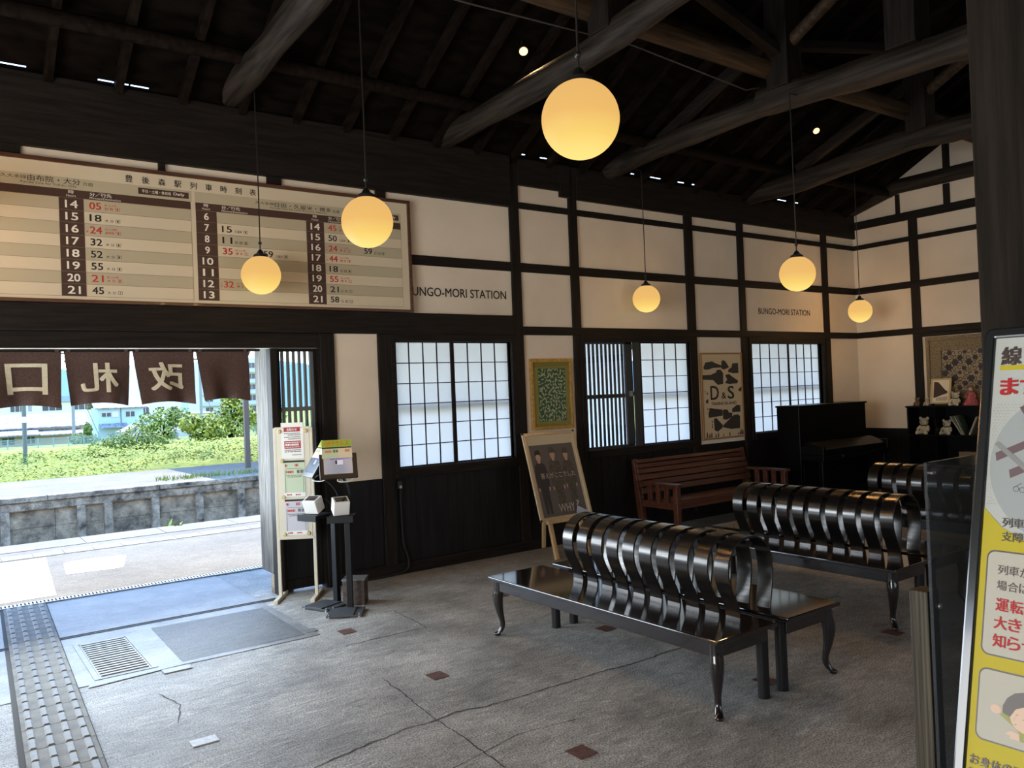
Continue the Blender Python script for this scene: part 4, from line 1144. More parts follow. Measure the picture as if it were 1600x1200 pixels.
# ---- train poster
tp = thing('train_poster', 'framed cream poster with black train silhouettes between the open lattice window and the piano window', 'poster', (7.94, -0.01, 0.885))
tx0, tx1, tz0, tz1 = 7.555, 8.335, 0.925, 1.985
f = MB().box(tx0, tx1, -0.03, -0.006, tz0, tz0 + 0.02).box(tx0, tx1, -0.03, -0.006, tz1 - 0.02, tz1).box(tx0, tx0 + 0.022, -0.03, -0.006, tz0 + 0.02, tz1 - 0.02).box(tx1 - 0.022, tx1, -0.03, -0.006, tz0 + 0.02, tz1 - 0.02)
obj('frame', f, mat('thin_wood_frame', (0.30, 0.16, 0.06), 0.5), tp, bevel=0.003)
obj('sheet', MB().box(tx0 + 0.022, tx1 - 0.022, -0.018, -0.01, tz0 + 0.02, tz1 - 0.02), mat('poster_cream', (0.56, 0.46, 0.30), 0.6), tp)
def tpt(X, Y):
    l = 82 + (Y - 150) * 0.027; r_ = 512 + (Y - 150) * 0.036
    return (tx0 + (X - l) / (r_ - l) * (tx1 - tx0), -0.0195, tz1 - (Y - 150 - (X - 82) * -0.015) / 890 * (tz1 - tz0))
tr = MB()
for P in [[(115, 305), (135, 250), (205, 236), (225, 250), (300, 280), (298, 300), (215, 305), (165, 322), (125, 322)],
          [(300, 240), (318, 222), (345, 240), (380, 298), (330, 322), (298, 312)],
          [(415, 258), (478, 255), (480, 360), (425, 362), (370, 350), (372, 325), (408, 295)],
          [(105, 378), (190, 375), (245, 350), (250, 328), (290, 322), (318, 360), (318, 470), (262, 480), (235, 455), (215, 430), (108, 425)],
          [(338, 378), (385, 370), (398, 385), (475, 440), (470, 468), (380, 475), (335, 462), (360, 430)],
          [(475, 535), (512, 500), (512, 545), (498, 560)],
          [(178, 715), (305, 742), (308, 800), (165, 815), (160, 770)], [(308, 745), (335, 735), (365, 745), (372, 770), (410, 775), (408, 820), (350, 845), (312, 838)],
          [(408, 735), (460, 695), (498, 700), (500, 770), (410, 770)],
          [(215, 830), (240, 818), (310, 900), (305, 925), (255, 962), (222, 945)], [(312, 900), (425, 800), (470, 795), (494, 815), (494, 940), (400, 945), (312, 920)],
          [(135, 640), (160, 620), (162, 665), (140, 665)], [(145, 560), (158, 555), (158, 575), (148, 578)], [(125, 545), (135, 540), (135, 560)]]:
    tr.poly([tpt(*p) for p in P])
for X, h_ in ((140, 50), (165, 35), (185, 45), (230, 30), (255, 40), (310, 20), (375, 38), (470, 25), (490, 40), (505, 60), (520, 45)):
    tr.poly([tpt(X, 1025 - X * 0.03), tpt(X + 14, 1022 - X * 0.03), tpt(X + 12, 1022 - h_), tpt(X + 5, 1015 - h_ - 8), tpt(X + 1, 1022 - h_)])
obj('train_silhouettes', tr, mat('poster_charcoal', (0.03, 0.025, 0.022), 0.7), tp)
lt = MB()
def tp_write(s, X0, X1, Y0, Y1, bold=0.0):
    a = tpt(X0, Y1); b = tpt(X1, Y0)
    write(lt, s, lambda u, v: (u, -0.020, v), a[0], a[2], b[0] - a[0], b[2] - a[2], bold)
tp_write('D', 185, 268, 490, 632, 0.025); tp_write('&', 300, 345, 560, 625, 0.03); tp_write('S', 365, 430, 495, 628, 0.03)
tp_write('TRAINS ISLAND', 190, 455, 655, 690, 0.04)
obj('lettering', lt, INK, tp)
hl = MB()
for X in range(150, 300, 16): hl.poly([tpt(X, 715 + (X - 150) * 0.1), tpt(X + 7, 716 + (X - 150) * 0.1), tpt(X + 7, 732 + (X - 150) * 0.1), tpt(X, 731 + (X - 150) * 0.1)])
for X, Y in ((345, 385), (362, 382), (345, 440), (365, 440), (195, 850), (195, 880), (195, 905)): tr2 = hl.poly([tpt(X, Y), tpt(X + 10, Y), tpt(X + 10, Y + 18), tpt(X, Y + 18)])
obj('train_windows', hl, INKB, tp)

# ---- easel and the framed poster leaning on it
ez = thing('wooden_easel', 'pale wooden easel standing at the wall left of the open lattice window', 'easel', (4.97, -0.35, 0))
def ept(u, v, off=0.0):
    """u 0..1 across the poster frame, v 0..1 down; off towards the viewer"""
    t = 1 - v
    return Vector((4.645 + 0.655 * u, -0.50 + 0.25 * t, 0.36 + 0.83 * t)) + Vector((0, -0.957, 0.288)) * off
for x0 in (4.775, 5.17):
    obj('front_leg', MB().beam((x0, -0.575, 0.0), (x0 + (0.03 if x0 < 5 else -0.03), -0.235, 1.15), 0.04, 0.03, (0, 1, 0)), LIGHTW, ez, bevel=0.003)
obj('rear_leg', MB().beam((4.97, -0.20, 1.13), (5.02, -0.06, 0.01), 0.035, 0.03, (0, 1, 0)), LIGHTW, ez, bevel=0.003)
obj('ledge', MB().obox(ept(0.5, 1.015, -0.012), (1, 0, 0), (0, -0.957, 0.288), (0, 0.288, 0.957), 0.235, 0.022, 0.018), LIGHTW, ez, bevel=0.003)
obj('cross_bar', MB().obox(ept(0.5, 0.2, -0.03), (1, 0, 0), (0, -0.957, 0.288), (0, 0.288, 0.957), 0.21, 0.012, 0.02), LIGHTW, ez, bevel=0.003)
ep = thing('framed_recruiting_poster', 'metal-framed dark poster of three standing people resting on the wooden easel', 'poster', (4.97, -0.5, 0.36))
AX, AY, AZ = Vector((1, 0, 0)), Vector((0, -0.957, 0.288)), Vector((0, 0.288, 0.957))
f = MB()
f.obox(ept(0.5, 0.018, 0.008), AX, AY, AZ, 0.3275, 0.009, 0.0155).obox(ept(0.5, 0.982, 0.008), AX, AY, AZ, 0.3275, 0.009, 0.0155)
f.obox(ept(0.024, 0.5, 0.008), AX, AY, AZ, 0.0155, 0.009, 0.41).obox(ept(0.976, 0.5, 0.008), AX, AY, AZ, 0.0155, 0.009, 0.41)
obj('frame', f, ALU, ep, bevel=0.004)
cm = MB()
for u in (0.012, 0.988):
    for v in (0.008, 0.992): cm.obox(ept(u, v, 0.009), AX, AY, AZ, 0.011, 0.0105, 0.011)
obj('corner_cap', cm, BLKPL, ep, bevel=0.003)
obj('backing', MB().obox(ept(0.5, 0.5, 0.002), AX, AY, AZ, 0.31, 0.003, 0.42), mat('cream_backing', (0.48, 0.40, 0.27), 0.6), ep)
def equad(u0, u1, v0, v1, off): return [ept(u0, v1, off), ept(u1, v1, off), ept(u1, v0, off), ept(u0, v0, off)]
sheet = obj('sheet', MB().poly(equad(0.085, 0.915, 0.145, 0.965, 0.0058)), mat('dark_grey_sheet', (0.085, 0.075, 0.07), 0.45), ep)
def person(cx, top, sc, cap, body, dark):
    q = lambda pts, off: [ept(cx + a * sc, top + b * sc, off) for a, b in pts]
    B = MB().poly(q([(-0.035, 0.14), (-0.105, 0.19), (-0.13, 0.32), (-0.115, 0.47), (-0.075, 0.48), (-0.07, 0.60), (-0.055, 0.78), (-0.01, 0.78), (0.0, 0.58), (0.02, 0.78), (0.065, 0.78), (0.075, 0.58), (0.08, 0.48), (0.115, 0.46), (0.135, 0.32), (0.105, 0.19), (0.035, 0.14)], 0.0064))
    obj('figure_clothing', B, body, sheet)
    H = MB().poly(q([(0.048 * math.cos(k * PI / 6), 0.085 + 0.058 * math.sin(k * PI / 6)) for k in range(12)], 0.0066)).poly(q([(-0.02, 0.12), (0.02, 0.12), (0.03, 0.16), (-0.03, 0.16)], 0.0066))
    for s in (-1, 1): H.poly(q([(s * 0.09, 0.455), (s * 0.115, 0.46), (s * 0.11, 0.50), (s * 0.09, 0.50)], 0.0067))
    obj('figure_skin', H, mat('printed_skin_%d' % int(cx * 100), (0.42, 0.26, 0.18), 0.5), sheet)
    K = MB().poly(q([(-0.055, 0.075), (-0.06, 0.04), (-0.035, 0.0), (0.03, -0.005), (0.058, 0.03), (0.055, 0.075), (0.03, 0.055), (-0.03, 0.055)], 0.0068))
    if cap: K.poly(q([(-0.068, 0.068), (0.068, 0.068), (0.066, 0.052), (-0.066, 0.052)], 0.0069))
    obj('figure_headwear' if cap else 'figure_hair', K, dark, sheet)
CAMO = mat('printed_camouflage', (0.035, 0.032, 0.025), 0.5, col2=(0.08, 0.07, 0.05), vscale=(45, 45, 45))
CAP = mat('printed_cap', (0.05, 0.048, 0.035), 0.5)
DSUIT = mat('printed_dark_suit', (0.02, 0.018, 0.02), 0.5)
person(0.215, 0.205, 0.93, False, DSUIT, INK)
person(0.49, 0.18, 0.98, True, CAMO, CAP)
person(0.74, 0.20, 0.92, True, CAMO, CAP)
lt = MB()
write(lt, '答えがここでした', lambda u, v: ept(u, v, 0.0074), 0.19, 0.535, 0.66, -0.065, 0.0)
write(lt, 'WHY', lambda u, v: ept(u, v, 0.0074), 0.40, 0.93, 0.30, -0.095, 0.0)
write(lt, '?', lambda u, v: ept(u, v, 0.0074), 0.74, 0.90, 0.06, -0.085, 0.0)
obj('lettering', lt, mat('poster_pale_letters', (0.42, 0.38, 0.32), 0.5), sheet)
obj('leaflet_pocket', MB().obox(ept(0.80, 0.955, 0.022), Vector((0.9, 0, -0.43)), AY, Vector((0.43, 0.288, 0.86)), 0.075, 0.004, 0.035), mat('pale_blue_leaflet', (0.42, 0.46, 0.60), 0.35), ep, bevel=0.002)

# ---- notice stand by the lattice door
NS = Vector((2.40, -0.165, 0)); na = R(-33)
nr_ = Vector((math.cos(na), math.sin(na), 0)); nn = Vector((math.sin(na), -math.cos(na), 0))
def npt(a, z, off=0.0): return NS + nr_ * a + nn * off + Vector((0, 0, z))
ns = thing('notice_stand', 'ivory steel notice stand in front of the lattice door', 'notice stand', tuple(NS), na)
UP = Vector((0, 0, 1))
for s in (-1, 1):
    obj('upright', MB().obox(npt(s * 0.145, 0.70), nr_, nn, UP, 0.013, 0.013, 0.685), IVORY, ns, bevel=0.003)
    obj('foot', MB().obox(npt(s * 0.145, 0.014), nr_, nn, UP, 0.017, 0.185, 0.014), IVORY, ns, bevel=0.003)
obj('board', MB().obox(npt(0, 0.935, 0.008), nr_, nn, UP, 0.132, 0.006, 0.445), mat('ivory_board', (0.60, 0.57, 0.46), 0.4), ns, bevel=0.002)
obj('board_rim', MB().obox(npt(0, 0.487, 0.008), nr_, nn, UP, 0.145, 0.010, 0.008).obox(npt(0, 1.384, 0.008), nr_, nn, UP, 0.145, 0.01, 0.008), IVORY, ns, bevel=0.002)
NRED = mat('notice_dark_red', (0.36, 0.02, 0.03), 0.6)
def nquad(mb, a0, a1, z0, z1, off): mb.poly([npt(a0, z0, off), npt(a1, z0, off), npt(a1, z1, off), npt(a0, z1, off)])
def dashes(mb, a0, a1, z, hgt, off, seed):
    r_ = random.Random(seed); a = a0
    while a < a1 - 0.004:
        L = r_.uniform(0.004, 0.016)
        nquad(mb, a, min(a + L, a1), z, z + hgt, off); a += L + 0.003
def sheet_(name, label, a0, a1, z0, z1, m):
    t = thing(name, label, 'notice', tuple(npt(a0, z0)), na, 'notices on the ivory stand')
    obj('paper', MB().obox(npt((a0 + a1) / 2, (z0 + z1) / 2, 0.0165), nr_, nn, UP, (a1 - a0) / 2, 0.0012, (z1 - z0) / 2), m, t)
    return t
o_ = 0.0185
t = sheet_('notice_sheet', 'white notice with dark red banners at the top of the ivory stand', -0.092, 0.086, 1.135, 1.425, WHITEP)
b = MB(); nquad(b, -0.07, 0.062, 1.352, 1.388, o_); nquad(b, -0.068, 0.064, 1.215, 1.278, o_)
obj('banner', b, NRED, t)
l = MB(); write(l, 'お知らせ', lambda u, v: npt(u, v, o_ + 0.001), -0.045, 1.358, 0.08, 0.024, 0.02); dashes(l, -0.06, 0.055, 1.262, 0.006, o_ + 0.001, 1); dashes(l, -0.06, 0.055, 1.238, 0.016, o_ + 0.001, 2); dashes(l, -0.06, 0.055, 1.224, 0.006, o_ + 0.001, 3)
obj('banner_lettering', l, WHITEP, t)
l = MB()
for i, z in enumerate((1.335, 1.322, 1.305, 1.290, 1.20, 1.187, 1.160)): dashes(l, -0.068 + (0.03 if i in (1, 3) else 0) + (0.06 if i == 6 else 0), 0.064, z, 0.006, o_, 10 + i)
l2 = MB()
obj('small_print', l, INK, t)
for nm, lab, a0, a1, z0, z1, m, big, sd in (('notice_sheet', 'pale green notice in the middle of the ivory stand', -0.082, 0.088, 0.825, 1.12, mat('pale_green_paper', (0.52, 0.62, 0.46), 0.7), '乗車', 40),
                                           ('notice_sheet', 'pale lilac notice at the bottom of the ivory stand', -0.082, 0.094, 0.515, 0.805, mat('pale_lilac_paper', (0.55, 0.56, 0.62), 0.7), '降車', 60)):
    t = sheet_(nm, lab, a0, a1, z0, z1, m)
    zt = z1
    k = MB(); nquad(k, a0, a1, zt - 0.018, zt - 0.002, o_)
    for c0, c1, d0, d1 in ((a0 + 0.012, a0 + 0.0145, z0 + 0.03, zt - 0.075), (a1 - 0.0145, a1 - 0.012, z0 + 0.03, zt - 0.075), (a0 + 0.02, a1 - 0.02, zt - 0.07, zt - 0.0675)): nquad(k, c0, c1, d0, d1, o_)
    write(k, big, lambda u, v: npt(u, v, o_), 0.022, zt - 0.108, 0.052, 0.03, 0.02)
    dashes(k, a0 + 0.02, a1 - 0.02, zt - 0.125, 0.005, o_, sd); dashes(k, a0 + 0.03, a1 - 0.03, zt - 0.138, 0.005, o_, sd + 1)
    obj('black_print', k, INK, t)
    k = MB(); dashes(k, a0 + 0.012, a0 + 0.035, zt - 0.052, 0.02, o_, sd + 2); dashes(k, a0 + 0.09, a0 + 0.12, zt - 0.052, 0.022, o_, sd + 3); dashes(k, a0 + 0.02, a0 + 0.085, zt - 0.103, 0.018, o_, sd + 4); dashes(k, a0 + 0.02, a0 + 0.06, z0 + 0.010, 0.012, o_ + 0.001, sd + 5); dashes(k, a0 + 0.09, a0 + 0.13, z0 + 0.010, 0.010, o_ + 0.001, sd + 6)
    obj('red_print', k, INKR, t)
    k = MB(); nquad(k, a0, a1, z0, z0 + 0.032, o_ - 0.0003)
    obj('white_footer', k, WHITEP, t)
for i, (a, z, lab) in enumerate(((-0.105, 1.355, 'brass-coloured magnet at the top left of the ivory notice stand'), (0.105, 1.355, 'brass-coloured magnet at the top right of the ivory notice stand'), (-0.092, 1.118, 'brass-coloured magnet left of the black strip under the red-bannered notice'),
                                 (-0.09, 0.822, 'brass-coloured magnet at the lower left of the pale green notice'), (-0.09, 0.522, 'brass-coloured magnet at the lower left of the pale lilac notice'), (0.10, 0.522, 'brass-coloured magnet at the lower right of the pale lilac notice'))):
    c = npt(a, z, 0.0185)
    tag(obj('magnet', MB().tube([c - nn * 0.004, c + nn * 0.006, c + nn * 0.010], [0.016, 0.016, 0.012], 16), BRASSM, smooth=True), lab, 'magnet', 'magnets on the ivory notice stand')

# ---- two ticket-reader stands with tablets
SCREEN = mat('blue_grey_screen', (0.02, 0.03, 0.05), 0.15, emit=(0.10, 0.18, 0.28), es=1.0)
SCRBAR = mat('screen_blue_bar', (0.01, 0.01, 0.05), 0.2, emit=(0.02, 0.05, 0.42), es=0.9)
SCRPALE = mat('screen_pale_tile', (0.2, 0.2, 0.25), 0.2, emit=(0.30, 0.36, 0.48), es=1.0)
CARDG = mat('card_green', (0.30, 0.48, 0.05), 0.5); CARDO = mat('card_orange', (0.68, 0.13, 0.02), 0.5)
def ticket_stand(loc, rz, label, tilt, scan_rz, tab_rz, fwd):
    c, s = math.cos(rz), math.sin(rz)
    O = Vector(loc); rx = Vector((c, s, 0)); fr = Vector((s, -c, 0))     # right and front directions
    pt = lambda a, f_, z: O + rx * a + fr * f_ + UP * z
    t = thing('ticket_reader_stand', label, 'ticket reader', loc, rz, 'tablet ticket readers at the platform door')
    obj('base_plate', MB().obox(pt(-0.02, 0.11, 0.012), rx, fr, UP, 0.13, 0.12, 0.006).obox(pt(-0.02, 0.12, 0.02), rx, fr, UP, 0.07, 0.11, 0.006), mat('slate_base_%s' % len(MATS), (0.05, 0.055, 0.062), 0.5), t, bevel=0.002)
    fb = MB()
    for a in (-0.13, 0.09):
        for f_ in (0.0, 0.22): fb.lathe(pt(a, f_, 0.0), [(0.012, 0), (0.012, 0.012), (0.005, 0.014), (0.005, 0.03)], 10)
    obj('levelling_bolts', fb, METAL, t, smooth=True)
    obj('pole', MB().obox(pt(0, 0, 0.36), rx, fr, UP, 0.022, 0.022, 0.345), BLKMET, t, bevel=0.004)
    obj('tray', MB().obox(pt(-0.03, fwd + 0.02, 0.715), rx, fr, UP, 0.095, 0.10, 0.012).obox(pt(-0.03, fwd + 0.118, 0.708), rx, fr, UP, 0.095, 0.003, 0.025), BLKMET, t, bevel=0.002)
    P = smooth_curve([pt(0.02, -0.01, 0.69), pt(0.025, -0.05, 0.80), pt(0.01, -0.05 + fwd * 0.3, 0.92), pt(-0.03, fwd - 0.04, 1.03)], 5)
    arm = MB()
    for i in range(len(P) - 1):
        arm.beam(P[i], P[i + 1] + (P[i + 1] - P[i]) * 0.1, 0.035, 0.012, tuple(rx))
    obj('arm', arm, BLKMET, t)
    obj('screen_cable', MB().tube(smooth_curve([pt(-0.03, fwd - 0.02, 1.02), pt(-0.05, fwd + 0.02, 0.985), pt(0.04, fwd, 0.98), pt(0.08, fwd - 0.02, 1.03)], 5), 0.004, 6), WHPLAS, t, smooth=True)
    # tablet, turned by tab_rz about the arm
    a2 = rz + tab_rz; r2 = Vector((math.cos(a2), math.sin(a2), 0)); f2 = Vector((math.sin(a2), -math.cos(a2), 0))
    n2 = (f2 * math.cos(tilt) + UP * math.sin(tilt)); u2 = (UP * math.cos(tilt) - f2 * math.sin(tilt))
    ctr = pt(-0.045, fwd, 1.095)
    tb = obj('tablet', MB().obox(ctr, r2, n2, u2, 0.14, 0.011, 0.10), BLKPL, t, bevel=0.004)
    q = lambda a, b_, off: ctr + r2 * a + u2 * b_ + n2 * off
    def pq(mb, a0, a1, b0, b1, off): mb.poly([q(a0, b0, off), q(a1, b0, off), q(a1, b1, off), q(a0, b1, off)])
    sc = MB(); pq(sc, -0.108, 0.105, -0.065, 0.085, 0.0116); scr = obj('screen', sc, SCREEN, tb)
    m1 = MB(); pq(m1, -0.06, 0.085, 0.052, 0.072, 0.0121); obj('screen_bar', m1, SCRBAR, scr)
    m1 = MB(); pq(m1, -0.01, 0.035, 0.008, 0.045, 0.0121); obj('screen_tile', m1, SCRPALE, scr)
    m1 = MB(); pq(m1, -0.022, -0.008, 0.014, 0.043, 0.0124); obj('screen_icon', m1, INK, scr)
    # card on top of the tablet
    cd = obj('card', MB().obox(q(-0.005, 0.135, 0.014), r2, n2, u2, 0.112, 0.0015, 0.075), CREAMP, t)
    m1 = MB(); pq(m1, -0.115, 0.105, 0.152, 0.209, 0.0162); obj('green_band', m1, CARDG, cd)
    m1 = MB(); pq(m1, -0.115, 0.105, 0.140, 0.151, 0.0162); obj('black_band', m1, INK, cd)
    m1 = MB(); pq(m1, -0.115, 0.0, 0.062, 0.138, 0.0160); obj('pale_green_field', m1, mat('card_pale_%d' % len(MATS), (0.55, 0.66, 0.42), 0.6), cd)
    m1 = MB(); write(m1, 'QRチケレス', lambda u, v: q(u, v, 0.0168), -0.095, 0.158, 0.18, 0.044, 0.03)
    for a in (0.05, 0.0): pass
    obj('card_title', m1, CARDO, cd)
    m1 = MB(); write(m1, '乗車', lambda u, v: q(u, v, 0.0168), -0.035, 0.105, 0.04, 0.024, 0.02)
    obj('card_small_print', m1, INK, cd)
    m1 = MB(); pq(m1, -0.095, -0.045, 0.105, 0.127, 0.0166); pq(m1, 0.055, 0.09, 0.108, 0.128, 0.0166); obj('card_red_marks', m1, mat('card_salmon_%d' % len(MATS), (0.6, 0.25, 0.15), 0.6), cd)
    # white scanner box, tipped towards the passenger
    a3 = rz + scan_rz; r3 = Vector((math.cos(a3), math.sin(a3), 0)); f3 = Vector((math.sin(a3), -math.cos(a3), 0))
    tl = R(22); n3 = f3 * math.cos(tl) - UP * math.sin(tl); u3 = UP * math.cos(tl) + f3 * math.sin(tl)
    sc_c = pt(-0.035, fwd + 0.035, 0.800)
    sb = obj('scanner', MB().obox(sc_c, r3, n3, u3, 0.06, 0.05, 0.055), WHPLAS, t, bevel=0.006)
    w_ = lambda a, b_, off: sc_c + r3 * a + n3 * b_ + u3 * (0.055 + off)
    obj('scanner_window', MB().poly([w_(-0.045, -0.035, 0.0012), w_(0.045, -0.035, 0.0012), w_(0.045, 0.035, 0.0012), w_(-0.045, 0.035, 0.0012)]), mat('scanner_glass_%d' % len(MATS), (0.03, 0.028, 0.028), 0.1), sb)
    obj('scanner_lead', MB().tube(smooth_curve([sc_c - n3 * 0.05 + r3 * 0.03, sc_c - n3 * 0.09 + r3 * 0.05, pt(0.01, 0.0, 0.74)], 4), 0.004, 6), BLKPL, t, smooth=True)
    return t
ticket_stand((2.555, -0.57, 0), R(-66), 'farther ticket-reader stand, its tablet turned edge-on towards the platform door', R(32), R(8), R(-30), 0.15)
ticket_stand((2.555, -0.815, 0), R(-32), 'nearer ticket-reader stand with its lit blue tablet screen facing the hall', R(26), R(20), R(12), 0.045)
# dark box on the floor behind them
fb = thing('dark_floor_box', 'small dark weathered box on the floor behind the ticket-reader stands', 'box', (2.67, -0.66, 0), R(-36))
cs, sn = math.cos(R(-36)), math.sin(R(-36))
ax_, ay_ = Vector((cs, sn, 0)), Vector((-sn, cs, 0))
obj('body', MB().obox((2.67, -0.66, 0.095), ax_, ay_, UP, 0.085, 0.075, 0.095), mat('rusty_dark_paint', (0.035, 0.025, 0.022), 0.6, col2=(0.09, 0.06, 0.05), vscale=(40, 40, 40)), fb, bevel=0.004)
obj('lid', MB().obox((2.67, -0.66, 0.195), ax_, ay_, UP, 0.09, 0.08, 0.006), mat('grey_box_lid', (0.16, 0.16, 0.16), 0.55), fb, bevel=0.002)
# socket and cable on the wainscot
wc = thing('wall_cable', 'black cable running from a wall socket down the wainscot under the nearest paper window', 'cable', (3.43, -0.02, 0.0))
obj('socket', MB().box(3.405, 3.455, -0.035, -0.011, 0.77, 0.84), BLKPL, wc, bevel=0.004)
obj('plug', MB().box(3.418, 3.438, -0.055, -0.035, 0.775, 0.80), mat('pale_plug', (0.35, 0.33, 0.3), 0.5), wc, bevel=0.003)
obj('cable', MB().tube(smooth_curve([(3.43, -0.045, 0.775), (3.435, -0.022, 0.66), (3.44, -0.022, 0.45), (3.447, -0.022, 0.27), (3.475, -0.03, 0.17), (3.485, -0.038, 0.08), (3.44, -0.042, 0.03), (3.30, -0.045, 0.014), (3.0, -0.06, 0.012), (2.85, -0.12, 0.012)], 5), 0.011, 8), BLKPL, wc, smooth=True)

# ---- floor pieces
TACT = mat('worn_tactile_tile', (0.13, 0.112, 0.08), 0.7, col2=(0.22, 0.195, 0.145), vscale=(9, 9, 9), bump=0.2, bscale=90)
TACTB = mat('polished_tactile_bar', (0.13, 0.12, 0.095), 0.55, var=0.2, vscale=(20, 20, 20))
def tactile(y):
    x = 0.604 + (y - 1.36) * 0.0384
    t = thing('tactile_tile', 'grey-yellow tactile paving tile with four raised bars in the guiding strip', 'paving tile', (x, y, 0), -0.0384, 'tactile tiles of the guiding strip')
    base = MB().box(-0.149, 0.149, -0.149, 0.149, 0.001, 0.010)
    obj('base', base, TACT, t, local=True, bevel=0.002)
    for i in range(4):
        xx = -0.1125 + i * 0.075
        b = MB()
        for a0, a1 in ((-0.140, -0.006), (0.006, 0.140)):
            b.add([(xx - 0.017, a0, 0.010), (xx + 0.017, a0, 0.010), (xx + 0.017, a1, 0.010), (xx - 0.017, a1, 0.010), (xx - 0.010, a0 + 0.006, 0.016), (xx + 0.010, a0 + 0.006, 0.016), (xx + 0.010, a1 - 0.006, 0.016), (xx - 0.010, a1 - 0.006, 0.016)],
                  [(4, 5, 6, 7), (0, 1, 5, 4), (1, 2, 6, 5), (2, 3, 7, 6), (3, 0, 4, 7)])
        obj('bar', b, TACTB, t, local=True)
    return t
for i in range(15):
    tactile(1.05 - i * 0.30)
struct('tactile_bedding', MB().poly([(0.425, 1.2, 0.0048), (0.755, 1.2, 0.0048), (0.565, -3.6, 0.0048), (0.235, -3.6, 0.0048)]), mat('dark_bedding', (0.07, 0.065, 0.055), 0.9), parent=fl)
HATCH = mat('pale_ribbed_metal', (0.27, 0.27, 0.26), 0.45, var=0.15, vscale=(20, 20, 20), metal=0.3)
def hatch(x0, x1, y0, y1, label):
    t = thing('ribbed_floor_hatch', label, 'floor hatch', ((x0 + x1) / 2, (y0 + y1) / 2, 0), 0, 'ribbed hatches beside the guiding strip')
    ym = (y0 + y1) / 2
    fr = MB().box(x0 - 0.03, x1 + 0.03, y0 - 0.03, y0, 0.003, 0.008).box(x0 - 0.03, x1 + 0.03, y1, y1 + 0.03, 0.003, 0.008).box(x0 - 0.03, x0, y0, y1, 0.003, 0.008).box(x1, x1 + 0.03, y0, y1, 0.003, 0.008)
    obj('rim', fr, SLABM, t)
    for a, b in ((y0 + 0.004, ym - 0.004), (ym + 0.004, y1 - 0.004)):
        pl = MB().box(x0 + 0.004, x1 - 0.004, a, b, 0.003, 0.007)
        n = 8
        for k in range(n):
            yy = a + (b - a) * (k + 0.5) / n
            pl.box(x0 + 0.012, x1 - 0.012, yy - 0.012, yy + 0.012, 0.007, 0.013)
        obj('plate', pl, HATCH, t, bevel=0.002)
hatch(0.78, 1.07, -1.18, -0.34, 'pale ribbed metal floor hatch right of the tactile strip')
hatch(-0.05, 0.25, -1.10, -0.28, 'pale ribbed metal floor hatch left of the tactile strip, at the picture edge')
dg_ = thing('drain_grating', 'narrow steel drain grating across the platform doorway', 'drain', (1.5, 1.27, 0))
g = MB().box(-2, 4.2, 1.21, 1.222, 0.002, 0.014).box(-2, 4.2, 1.308, 1.32, 0.002, 0.014)
obj('rails', g, METAL, dg_)
g = MB(); xx = -0.5
while xx < 4.2:
    g.box(xx - 0.007, xx + 0.007, 1.222, 1.308, 0.002, 0.013); xx += 0.028
obj('slats', g, METAL, dg_)
struct('drain_channel', MB().box(-4, 5, 1.2, 1.40, -0.28, 0.0015), CRACK, parent=fl)
RTILE = mat('red_brown_tile', (0.115, 0.05, 0.038), 0.55, var=0.25, vscale=(30, 30, 30))
WTILE = mat('white_floor_plate', (0.42, 0.42, 0.42), 0.5, var=0.2, vscale=(40, 40, 40))
for x, y, lab in ((2.31, -2.51, 'small red-brown square tile in the open floor left of the nearest black bench'), (2.29, -3.785, 'small red-brown square tile at the bottom of the picture, left of the bench front leg'), (3.61, -2.51, 'small red-brown square tile under the nearest black bench'),
                  (3.61, -1.29, 'small red-brown square tile behind the left end of the nearest black bench'), (3.59, -3.79, 'small red-brown square tile by the straight legs of the nearest black bench'), (4.84, -3.81, 'small red-brown square tile by the curved front leg of the second black bench'), (2.29, -1.33, 'small red-brown square tile near the ticket-reader stands')):
    tag(obj('floor_tile', MB().box(x - 0.05, x + 0.05, y - 0.055, y + 0.055, 0.001, 0.0035), RTILE), lab, 'floor tile', 'red-brown tiles set in the floor')
tag(obj('floor_plate', MB().box(0.96, 1.08, -2.56, -2.48, 0.001, 0.005), WTILE), 'small white plate set in the floor near the bottom left', 'floor plate')
tag(obj('floor_plate', MB().box(1.10, 1.26, -1.37, -1.29, 0.001, 0.0065), SLABM), 'small pale plate set in the floor in front of the ribbed hatch', 'floor plate')

